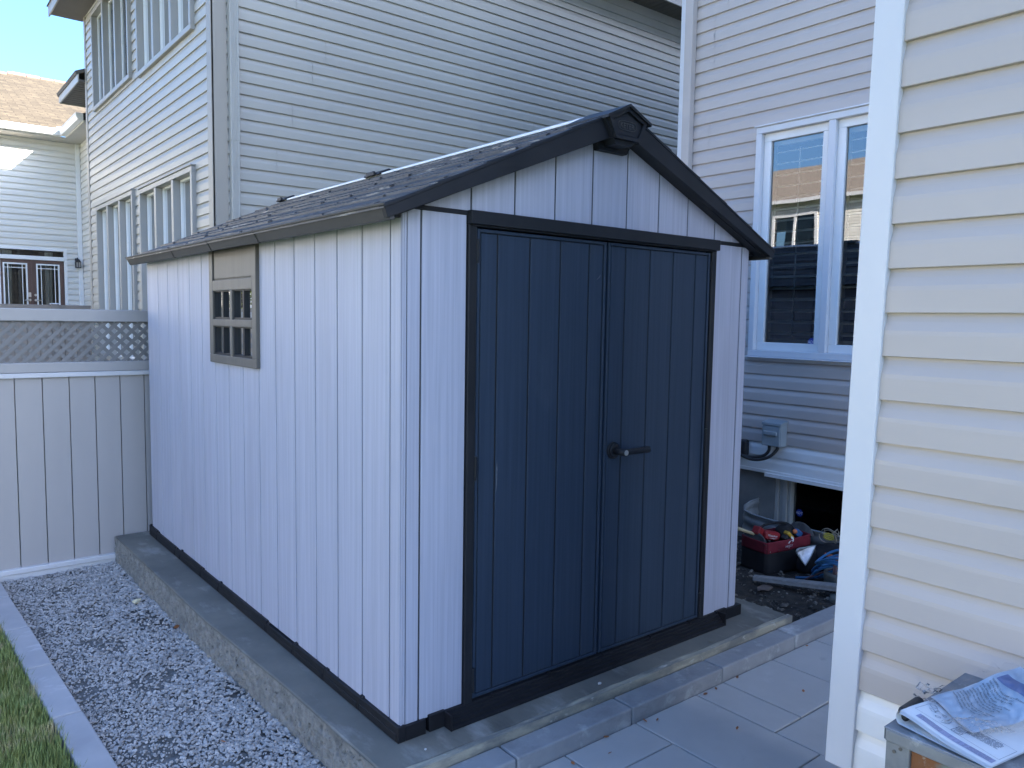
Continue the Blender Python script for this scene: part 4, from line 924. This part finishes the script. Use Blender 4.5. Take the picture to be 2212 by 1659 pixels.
# ------------------------------------------------------------------ things lying behind the shed
def window_well():
    path = [(4.02, 1.12, .175), (3.95, 1.15, .155), (3.88, 1.155, .13), (3.83, 1.12, .105), (3.805, 1.04, .095), (3.795, .9, .088), (3.79, .7, .085), (3.79, .3, .085), (3.79, -.2, .085), (3.81, -.38, .085), (3.88, -.48, .085), (4.02, -.50, .085)]
    mb = MB(); V = [Vector(p) for p in path]; n = 16; vs = []
    for i, p in enumerate(V):
        tg = (V[min(i+1, len(V)-1)]-V[max(i-1, 0)]); tg.z = 0; tg.normalize(); nr = Vector((-tg.y, tg.x, 0))
        for j in range(n+1):
            q = j/n; vs.append(p + nr*(.010*math.sin(q*2*math.pi*4)) - Vector((0, 0, .36*q)))
    mb.add(vs, [(i*(n+1)+j, (i+1)*(n+1)+j, (i+1)*(n+1)+j+1, i*(n+1)+j+1) for i in range(len(V)-1) for j in range(n)])
    mb.tube([p+Vector((0, 0, .003)) for p in V], .007, 8)
    tag(mb.build('window_well', 'corrugated_steel', smooth=True, solid=.003), 'corrugated steel window well round the dark basement window', 'window well')
window_well()
BF, BU, BW = Vector((3.30, .57, 0)), Vector((.978, -.208, 0)), Vector((.208, .978, 0))
def bag():
    t = thing('tool_bag', 'open dark red and black tool bag lying full of tools behind the shed', 'tool bag', (3.5, .65, -.165))
    P = lambda s, w_, z: BF+BU*s+BW*w_+Vector((0, 0, z))
    L_, Wd = .42, .24; nz = lambda s, z, k: .006*mnoise.noise(Vector((s*14, z*14, k)))
    ht = lambda s: .064+.017*s/L_
    def shell(name, m, za, zb, out=.0):
        mb = MB()
        for (fn) in (lambda i, j: P(L_*i, -out-.010*math.sin(3.14*i)+nz(i, j, 1), (za(i*L_))+(zb(i*L_)-za(i*L_))*j),
                     lambda i, j: P(L_*i, Wd+out+nz(i, j, 2), za(i*L_)+(zb(i*L_)-za(i*L_))*j)):
            mb.grid(fn, 14, 8)
        mb.grid(lambda i, j: P(L_+out+.008*math.sin(3.14*i), Wd*i, za(L_)+(zb(L_)-za(L_))*j), 10, 8)
        mb.grid(lambda i, j: P(-out-.010*math.sin(3.14*i), Wd*i, za(0)+(zb(0)-za(0))*j), 10, 8)
        return mb.build(name, m, t, solid=.004, smooth=True)
    shell('body', 'bag_black', lambda s: -.165, lambda s: -.014+.02*s/L_)
    shell('red_panel', 'bag_red', lambda s: -.016+.018*s/L_, ht, .003)
    mb = MB(); mb.grid(lambda i, j: P(L_*i, Wd*j, -.03+.02*mnoise.noise(Vector((i*4, j*4, 1)))), 8, 6); mb.build('lining', 'bag_black', t)
    for s in (0.0, L_):          # raised end panels that carry the handle
        mb = MB()
        def fn(i, j, s=s):
            h = ht(s)-.02+(.075*math.sin(math.pi*min(1, max(0, i)))**.6)*j
            return P(s+(.012 if s else -.006)+.03*j*(1 if s else .4), Wd*i, h)
        mb.grid(fn, 14, 5); mb.build('end_panel', 'bag_dusty', t, solid=.006, smooth=True)
    mb = MB(); pts = []
    for k in range(25):
        q = k/24; s = .005+.43*q; h = .10+.062*math.sin(math.pi*min(1, q*1.15))**.7 if q < .87 else .10+.062*math.sin(math.pi*min(1, .87*1.15))**.7-.05*(q-.87)/.13
        pts.append(P(s, Wd*.5+.01*math.sin(q*9), h))
    mb.tube(pts, .009, 10); mb.build('handle', 'bag_black', t, smooth=True)
    # print on the red side: a dog's head and the name
    f = lambda u, v: P(.165+u, -.0155, -.002+.05*.165/L_+v)
    mb = MB(); put_text(mb, 'HUSKY', .022, lambda u, v: f(u+.005*0, -.004+v+u*.04)); 
    head = [(.020, .026), (.030, .030), (.036, .040), (.046, .047), (.056, .050), (.050, .060), (.052, .076), (.064, .066), (.074, .060), (.078, .046), (.074, .032), (.064, .026), (.066, .036), (.058, .040), (.046, .036), (.040, .030), (.034, .022)]
    mb.add([f(a, b+.002) for a, b in head], [tuple(range(len(head)))]); mb.build('print', 'sticker_white', t)
    mb = MB()
    for s, z in ((.10, .004), (.20, .010), (.02, .0)):
        c = P(s, -.015, z); mb.box(c.x-.003, c.x+.003, c.y-.002, c.y+.002, c.z-.003, c.z+.003)
    mb.build('rivet', 'nickel', t)
    return P
P_ = bag()
def lump(mb, c, r, seed, amp=.15, sub=3, flat=None):
    bm = bmesh.new(); bmesh.ops.create_icosphere(bm, subdivisions=sub, radius=1); vs = []
    for v in bm.verts:
        k = 1+amp*mnoise.noise(v.co*1.8+Vector((seed, 0, 0))); p = Vector((v.co.x*r[0]*k, v.co.y*r[1]*k, v.co.z*r[2]*k))+Vector(c)
        if flat is not None and p.z < flat: p.z = flat
        vs.append(p)
    bm.verts.ensure_lookup_table(); mb.add(vs, [tuple(v.index for v in f.verts) for f in bm.faces]); bm.free()
def tools():
    def block(name, m, c, half, rot, label, cat, bev=.006, text=None):
        mb = MB(); mb.box(-half[0], half[0], -half[1], half[1], -half[2], half[2])
        R_ = Matrix.Rotation(rot[2], 3, 'Z') @ Matrix.Rotation(rot[1], 3, 'Y') @ Matrix.Rotation(rot[0], 3, 'X')
        if text: pass
        mb.v = [tuple(R_ @ Vector(v)+Vector(c)) for v in mb.v]
        o = mb.build(name, m, bevel=bev, seg=3); return tag(o, label, cat), R_
    t = thing('red_power_tool', 'bright red power tool with white lettering in the left half of the tool bag', 'power tool', tuple(P_(.10, .12, .05)))
    mb = MB(); c = P_(.125, .10, .080); R_ = Matrix.Rotation(-.21, 3, 'Z') @ Matrix.Rotation(.22, 3, 'Y')
    mb.box(-.075, .075, -.035, .035, -.032, .032); mb.v = [tuple(R_ @ Vector(v)+c) for v in mb.v]; mb.build('body', 'tool_red', t, bevel=.02, seg=4)
    mb = MB(); c2 = P_(.03, .12, .118); mb.box(-.032, .032, -.03, .03, -.032, .028); R2 = Matrix.Rotation(.5, 3, 'Y'); mb.v = [tuple(R2 @ Vector(v)+c2) for v in mb.v]; mb.build('head', 'tool_red', t, bevel=.01, seg=2)
    mb = MB(); put_text(mb, 'Milwaukee', .022, lambda u, v: R_ @ Vector((u-.055, -.0365, v-.004))+c)
    mb.add([R_ @ Vector((a, -.0365, b))+c for a, b in ((-.045, -.016), (.0, -.012), (-.004, -.017), (.05, -.012), (.004, -.022), (.008, -.016))], [tuple(range(6))]); mb.build('lettering', 'sticker_white', t)
    t = thing('yellow_meter', 'yellow and black battery pack or meter standing in the middle of the tool bag', 'meter', tuple(P_(.24, .06, .02)))
    c = P_(.255, .035, .055); R_ = Matrix.Rotation(-.25, 3, 'Z') @ Matrix.Rotation(.75, 3, 'Y')
    mb = MB(); mb.box(-.060, .060, -.02, .028, .002, .030); mb.v = [tuple(R_ @ Vector(v)+c) for v in mb.v]; mb.build('shell', 'tool_yellow', t, bevel=.008, seg=2)
    mb = MB(); mb.box(-.055, .055, -.022, .026, -.036, .001)
    for k in range(5): mb.box(-.045+k*.02, -.036+k*.02, -.026, -.02, -.03, -.004)
    mb.v = [tuple(R_ @ Vector(v)+c) for v in mb.v]; mb.build('base', 'black_plastic', t, bevel=.003)
    mb = MB(); lump(mb, P_(.30, .13, .075), (.075, .055, .07), 3, .2); tag(mb.build('black_pouch', 'bag_black', smooth=True), 'lumpy black pouch standing behind the yellow meter in the tool bag', 'pouch')
    mb = MB(); mb.tube([P_(.325, .09, .0), P_(.345, .08, .088)], .007, 8); 
    t = thing('orange_screwdriver', 'tool with a round orange grip end sticking up in the tool bag', 'screwdriver', tuple(P_(.33, .09, 0))); mb.build('shaft', 'black_plastic', t)
    mb = MB(); lump(mb, P_(.347, .075, .088), (.019, .017, .018), 5, .08); mb.build('grip', 'tool_orange', t, smooth=True)
    block('blue_tool', 'tool_blue', P_(.388, .085, .068), (.034, .016, .024), (0, .6, -.2), 'blue plastic block of a tool at the right end of the tool bag', 'tool')
    t = thing('hammer', 'wooden hammer handle sticking out left over the end of the tool bag', 'hammer', (3.22, .78, .1))
    mb = MB(); mb.tube([(3.155, .715, .158), (3.19, .71, .146), (3.30, .70, .106), (3.42, .69, .06)], [.014, .0125, .011, .010], 10); mb.build('handle', 'wood_handle', t, smooth=True)
    mb = MB(); mb.tube([(3.43, .63, .05), (3.43, .75, .052)], .014, 10); mb.build('head', 'corrugated_steel', t)
    # insulated bag with its silver lining folded open
    t = thing('cooler_bag', 'dark soft bag with a silver lined flap folded open before the tool bag', 'bag', (3.63, .42, -.165))
    k = .972; Q = lambda x, z, y=.40: Vector((-1.455+(x+1.455)*k, y, 1.6+(z-1.6)*k))
    mb = MB(); lump(mb, (3.63, .435, -.10), (.125, .06, .115), 8, .25, 3, -.168); mb.build('body', 'bag_black', t, smooth=True)
    mb = MB(); pts = [(3.495, 0.0), (3.500, .010), (3.526, .014), (3.60, .006), (3.70, .000), (3.742, -.003), (3.725, -.03), (3.69, -.070), (3.65, -.105), (3.618, -.127), (3.585, -.10), (3.545, -.06), (3.51, -.03)]
    ctr = Q(3.61, -.045, .41); vs = [Q(a, b, .375) for a, b in pts]; n = len(vs); mid = [v.lerp(ctr, .45)+Vector((.0, .02, 0)) for v in vs]
    mb.add(vs+mid+[ctr+Vector((0, .025, 0))], [(i, (i+1) % n, n+(i+1) % n, n+i) for i in range(n)]+[(n+i, n+(i+1) % n, 2*n) for i in range(n)]); mb.build('foil_flap', 'foil', t, solid=.003)
    mb = MB(); mb.tube(vs+[vs[0]], .0045, 6); mb.build('flap_hem', 'meter_grey', t)
    # plank and the stone block it rests on
    mb = MB(); a, b = Vector((3.045, .50, -.112)), Vector((3.262, 0.0, -.088)); d = (b-a).normalized(); s = Vector((d.y, -d.x, 0))*-.045; b = a+d*1.0; up = Vector((0, 0, .0225))
    mb.add([a-s*.8-up*.6, a+s*.8-up*.6, b+s-up, b-s-up, a-s*.6+up*.6, a+s*.6+up*.6, b+s+up, b-s+up], [(0, 3, 2, 1), (4, 5, 6, 7), (0, 1, 5, 4), (1, 2, 6, 5), (2, 3, 7, 6), (3, 0, 4, 7)])
    tag(mb.build('plank', 'timber_grey', bevel=.005), 'grey weathered plank lying across the soil before the tool bag', 'plank')
    mb = MB(); lump(mb, (3.27, -.01, -.155), (.10, .075, .045), 12, .2, 3); tag(mb.build('stone_block', 'bucket_grey', smooth=True), 'rounded grey block under the right end of the plank', 'stone')
    mb = MB(); mb.tube([(3.46, .09, -.17), (3.46, .09, -.06), (3.46, .09, -.045)], [.115, .125, .12], 24); tag(mb.build('bucket', 'bucket_grey', bevel=.005), 'upturned grey-green bucket carrying the blue rope', 'bucket')
    # rope coil
    t = thing('blue_rope', 'coil of bright blue rope tied with a grey cord, lying on the bucket', 'rope', (3.48, .12, -.05))
    r = random.Random(6); mb = MB()
    for k in range(7):
        cx, cy = 3.47+r.uniform(-.015, .015), .07+r.uniform(-.02, .02); rx, ry = .10+r.uniform(-.03, .03), .20+r.uniform(-.05, .05); pts = []
        for q in range(33):
            an = 2*math.pi*q/32; pts.append((cx+rx*math.cos(an), cy+ry*math.sin(an), -.02+.012*k+.02*math.sin(an*2+k)-.10*max(0, math.sin(an))**2+.004*k))
        mb.tube(pts, .0085, 8, cap=False)
    mb.tube([(3.40, .40, -.158), (3.43, .33, -.145), (3.46, .24, -.12), (3.45, .12, -.075), (3.43, 0, -.05)], .009, 8)
    mb.build('strand', 'rope_blue', t, smooth=True)
    mb = MB()
    for dy in (0, .014): mb.tube([(3.355, .09+dy, -.07), (3.35, .085+dy, .02), (3.38, .08+dy, .062), (3.48, .07+dy, .078), (3.58, .07+dy, .04)], .007, 8)
    mb.tube([(3.38, .33, -.155), (3.42, .26, -.10), (3.40, .12, -.02), (3.38, .0, .01)], .007, 8)
    mb.build('tie', 'rope_grey', t, smooth=True)
    # dark sack, wire loops, red cap
    mb = MB(); lump(mb, (3.72, .30, -.10), (.11, .17, .15), 21, .3, 3, -.17); tag(mb.build('dark_sack', 'bag_black', smooth=True), 'black sack heaped right of the tool bag under the loose wire', 'sack')
    t = thing('wire_coil', 'loose loops of thin tan and yellow wire on the black sack', 'wire', (3.78, .36, .06)); mb = MB()
    for k, (cy, cz, ry, rz, tl) in enumerate(((.36, .078, .055, .045, .3), (.34, .10, .065, .035, .9), (.375, .085, .06, .055, -.2))):
        mb.tube([(3.76+.012*math.sin(q*.4+k), cy+ry*math.cos(q*2*math.pi/24)+tl*.03*math.sin(q*2*math.pi/24), cz+rz*math.sin(q*2*math.pi/24)) for q in range(25)], .0032, 6, cap=False)
    mb.tube([(3.77, .385, .055), (3.77, .35, .10), (3.77, .31, .145), (3.77, .298, .12), (3.77, .32, .085)], .0045, 6); mb.build('tan_loop', 'wire_tan', t, smooth=True)
    mb = MB()
    for cz in (.075, .088): mb.tube([(3.755, .365+.035*math.cos(q*.35), cz+.014*math.sin(q*.35)) for q in range(19)], .006, 8)
    mb.build('yellow_loop', 'wire_yellow', t, smooth=True)
    mb = MB(); mb.tube([(3.60, .165, .0), (3.60, .17, .035)], [.024, .016], 12); mb.tube([(3.60, .1, -.02), (3.60, .30, -.005)], .014, 8); tag(mb.build('plastic_plug', 'tool_orange'), 'small red plastic plug lying above the blue rope', 'plug')
tools()

# ------------------------------------------------------------------ metal box with the papers, by the near wall
def metal_box():
    x0, x1, y0, y1, zt = .093, .492, -2.62, -1.753, .790
    t = thing('metal_box', 'galvanised metal box with a rusty side standing against the beige wall under the papers', 'box', ((x0+x1)/2, (y0+y1)/2, -.10))
    mb = MB(); mb.box(x0-.004, x1, y0-.004, y1+.004, zt-.004, zt); mb.box(x0-.004, x0-.001, y0, y1, zt-.028, zt-.004); mb.box(x0-.001, x1, y1+.001, y1+.004, zt-.028, zt-.004)
    mb.build('lid', 'galvanised', t, bevel=.0015, seg=1)
    for (a, b) in ((x0, y1), (x0, y0), (x1-.045, y1), (x1-.045, y0)):
        mb = MB(); ys = (b-.047, b) if b == y1 else (b, b+.047); mb.box(a, a+.045, ys[0], ys[1], -.10, zt-.0045)
        if a == x0 and b == y1:
            pass
        mb.build('leg', 'galvanised', t, bevel=.003)
    mb = MB(); mb.box(x0+.008, x0+.012, y0+.048, y1-.048, -.02, zt-.03); mb.box(x0+.046, x1-.046, y1-.012, y1-.008, -.02, zt-.03); mb.build('side_panel', 'rusty_panel', t)
    for yy, zz in ((y1-.018, .745), (y1-.012, .700), (y1-.03, .755)):
        mb = MB(); mb.tube([(x0-.0025, yy, zz), (x0+.001, yy, zz)], .0035, 8); mb.build('rivet', 'shed_window', t)
metal_box()
def papers():
    A = Vector((.113, -1.758, 0)); u = Vector((.985, -.172, 0)); v = Vector((-.172, -.985, 0)); W_, L_ = .190, .285
    t = thing('booklet', 'thick folded white instruction booklet with small drawings lying on the metal box', 'booklet', (.2, -1.86, .791))
    def zt(a, b, k=0):   # upper face height; a along the spine, b away from it
        f = max(0, 1-b/W_); return .7955+.0195*f**1.2+.004*math.sin(b*38+a*9)*f+.003*math.sin(a*24+1)*f+.0012*k
    n = 4
    for k in range(n):
        r0 = k/(n-1)
        def fn(i, j, k=k):
            s = j; a = L_*i+.002*k; o = .0022*k
            if s < .35: b = W_-.004*k-(W_-.012)*(s/.35); z = .7925+.0010*(n-1-k)
            elif s < .5:
                q = (s-.35)/.15*math.pi; hi = zt(a, .010, k); lo = .7925+.0010*(n-1-k); m_ = (hi+lo)/2; rr = (hi-lo)/2
                b = .012-.012*(1-.12*(n-1-k))*math.sin(q); z = m_-rr*math.cos(q)
            else: b = .010+(W_-.010-.003*(n-1-k))*((s-.5)/.5); z = zt(a, b, k)
            return A+u*a+v*b+Vector((0, 0, z))
        mb = MB(); mb.grid(fn, 14, 48); mb.build('page', 'paper', t, smooth=True)
    pg = lambda a, b: A+u*a+v*b+Vector((0, 0, zt(a, b, n-1)+.0007))
    def strip(mb, a0, a1, b0, b1, nb=10): mb.grid(lambda i, j: pg(a0+(a1-a0)*i, b0+(b1-b0)*j), 1, nb)
    r = random.Random(3); g = MB(); l = MB()
    strip(l, .016, .032, .035, .185, 16)
    def rows(a0, a1, b0, b1, sp):
        a = a0
        while a < a1:
            b = b0
            while b < b1-.004:
                ln = min(r.uniform(.004, .012), b1-b); strip(g, a, a+sp*.42, b, b+ln, 2); b += ln+.0018
            a += sp
    rows(.018, .031, .04, .09, .0032); rows(.018, .031, .10, .180, .0030)
    rows(.105, .150, .012, .055, .0042); rows(.070, .098, .105, .165, .0042)
    def outline(pts, wd=.0009):
        for p, q in zip(pts, pts[1:]+pts[:1]):
            d = Vector((q[0]-p[0], q[1]-p[1])); 
            if d.length < 1e-6: continue
            nn = Vector((-d.y, d.x)).normalized()*wd/2
            g.add([pg(p[0]-nn.x, p[1]-nn.y), pg(q[0]-nn.x, q[1]-nn.y), pg(q[0]+nn.x, q[1]+nn.y), pg(p[0]+nn.x, p[1]+nn.y)], [(0, 1, 2, 3)])
    outline([(.040, .018), (.040, .185), (.1, .185), (.1, .018)], .0007)
    outline([(.085, .02), (.095, .026), (.088, .036), (.080, .030)]); outline([(.072, .028), (.076, .034), (.070, .043), (.066, .037)]); outline([(.078, .052), (.083, .056), (.079, .060), (.074, .057)])
    outline([(.060, .048), (.066, .054), (.063, .058), (.056, .052)]); outline([(.050, .066), (.062, .074), (.078, .072), (.061, .0755)], .0007)
    for q in (0, .014): outline([(.048+q*1.2, .088), (.060+q*1.2, .088), (.060+q*1.2, .106), (.048+q*1.2, .106)], .0013); outline([(.051+q*1.2, .092), (.057+q*1.2, .092), (.057+q*1.2, .102), (.051+q*1.2, .102)], .0009)
    l.build('lilac_band', 'ink_lilac', t, nrm=False); g.build('print', 'ink_grey', t, nrm=False)
    # second leaflet inside a clear bag with a printed warning
    Lc = Vector((.228, -1.780, 0)); p = Vector((.84, -.54, 0)); q = Vector((-.55, -.83, 0))
    def zs(a, b): return .8215+.050*max(0, a/.165)**1.4-.010*(b/.13)+.0035*math.sin(b*60+a*20)*(.5+a*3)+.003*math.sin(a*55)
    S = lambda a, b, e=0: Lc+p*a+q*b+Vector((0, 0, zs(a, b)+e))
    t2 = thing('leaflet', 'white printed leaflet inside the clear plastic bag on top of the booklet', 'leaflet', (.25, -1.86, .82))
    for k in range(3):
        mb = MB(); mb.grid(lambda i, j: S(.20*i+.001*k, .130*j-.001*k, -.0014*k), 24, 20); mb.build('page', 'paper', t2, smooth=True)
    mb = MB(); mb.grid(lambda i, j: S(.138+.026*i, .010+.12*j, .0008), 6, 20); mb.build('lilac_band', 'ink_lilac', t2, nrm=False)
    t3 = thing('plastic_bag', 'clear plastic bag printed with small black warning text over the leaflet', 'plastic bag', (.25, -1.85, .82))
    def film(i, j):
        a, b = -.028+.225*i, -.022+.165*j; e = .0030+.004*abs(mnoise.noise(Vector((a*45, b*45, 2))))
        out = max(0, -a)*1.0+max(0, -b)*1.0+max(0, b-.13)*1.2
        pt = S(max(a, 0), min(max(b, 0), .13), e)+p*min(a, 0)+q*(min(b, 0)+max(0, b-.13)); pt.z += out*.55*mnoise.noise(Vector((a*70, b*70, 4)))-max(0, b-.13)*.35
        return pt
    mb = MB(); mb.grid(film, 60, 50); mb.build('film', 'plastic_film', t3, smooth=True)
    mb = MB(); T = ['WARNING: To avoid danger of suffocation,', 'keep this bag away from babies and', 'children. Do not use this bag in cribs,', 'beds, carriages or playpens.', 'AVERTISSEMENT: Pour eviter tout risque', "d'etouffement, tenir ce sac hors de la", 'portee des bebes et des enfants. Ne pas', 'utiliser dans les lits. Jeter apres usage,', 'reduire.', 'ADVERTENCIA: Para evitar asfixia mantener', 'lejos de bebes y ninos. No usar en cunas', 'arrestos. Esta bolsa no es un juguete', 'materiales de empaque']
    for k, s in enumerate(T):
        a0 = .122-.0073*k; b0 = .010+.0015*(k % 3)
        def fn(x, y, a0=a0, b0=b0):
            b = b0+x*.88; return S(a0+y+.006*math.sin(b*55+1.2)-.10*max(0, b-.06)*0, b, .0036+.0006*math.sin(b*300))
        put_text(mb, s, .0061, fn)
    def rec(x, y): return S(.020+y, -.006+x, .0052)
    put_text(mb, 'PE-LD', .0075, lambda x, y: rec(x-.012, y-.017)); put_text(mb, '4', .008, lambda x, y: rec(x-.0025, y-.004))
    for k in range(3):
        an = math.pi/2+k*2*math.pi/3; c1, c2 = (.010*math.cos(an), .010*math.sin(an)), (.010*math.cos(an+2.094), .010*math.sin(an+2.094)); d = (c2[0]-c1[0], c2[1]-c1[1]); nn = (-d[1]*.09, d[0]*.09)
        f0, f1 = .18, .66; A_ = lambda f, e: rec(c1[0]+d[0]*f+nn[0]*e, c1[1]+d[1]*f+nn[1]*e)
        mb.add([A_(f0, -1), A_(f1, -1), A_(f1, -2.0), A_(.86, 0), A_(f1, 2.0), A_(f1, 1), A_(f0, 1)], [tuple(range(7))])
    mb.build('warning_print', 'ink_black', t3, nrm=False)
    # twisted corner of the bag and the small crumpled bag of parts
    mb = MB(); c = Vector((.214, -1.772, .838))
    mb.grid(lambda i, j: c+p*(-.012+.030*i)+q*(-.020+.04*j)+Vector((0, 0, .007*mnoise.noise(Vector((i*3, j*3, 9)))+.006*i)), 14, 14); mb.build('bag_corner', 'plastic_film', t3)
    mb = MB(); c = Vector((.163, -1.893, .822))
    def cr(i, j):
        x, y = (i-.5)*.075, (j-.5)*.10; e = max(0, 1-(abs(i-.5)*2)**3)*max(0, 1-(abs(j-.5)*2)**3)
        return c+p*x+q*y*.55+p*y*.5+Vector((0, 0, .006+.010*e+.012*e*mnoise.noise(Vector((i*6, j*6, 3)))+.003*mnoise.noise(Vector((i*14, j*14, 6)))))
    mb.grid(cr, 40, 40); tag(mb.build('parts_bag', 'plastic_film', nrm=False), 'small crumpled clear plastic bag on the booklet, before the printed bag', 'plastic bag')
    mb = MB(); mb.box(.128, .214, -1.776, -1.7555, .7915, .822); tag(mb.build('black_case', 'black_plastic', bevel=.009, seg=4), 'small black case on the metal box, tucked behind the booklet', 'case')
papers()
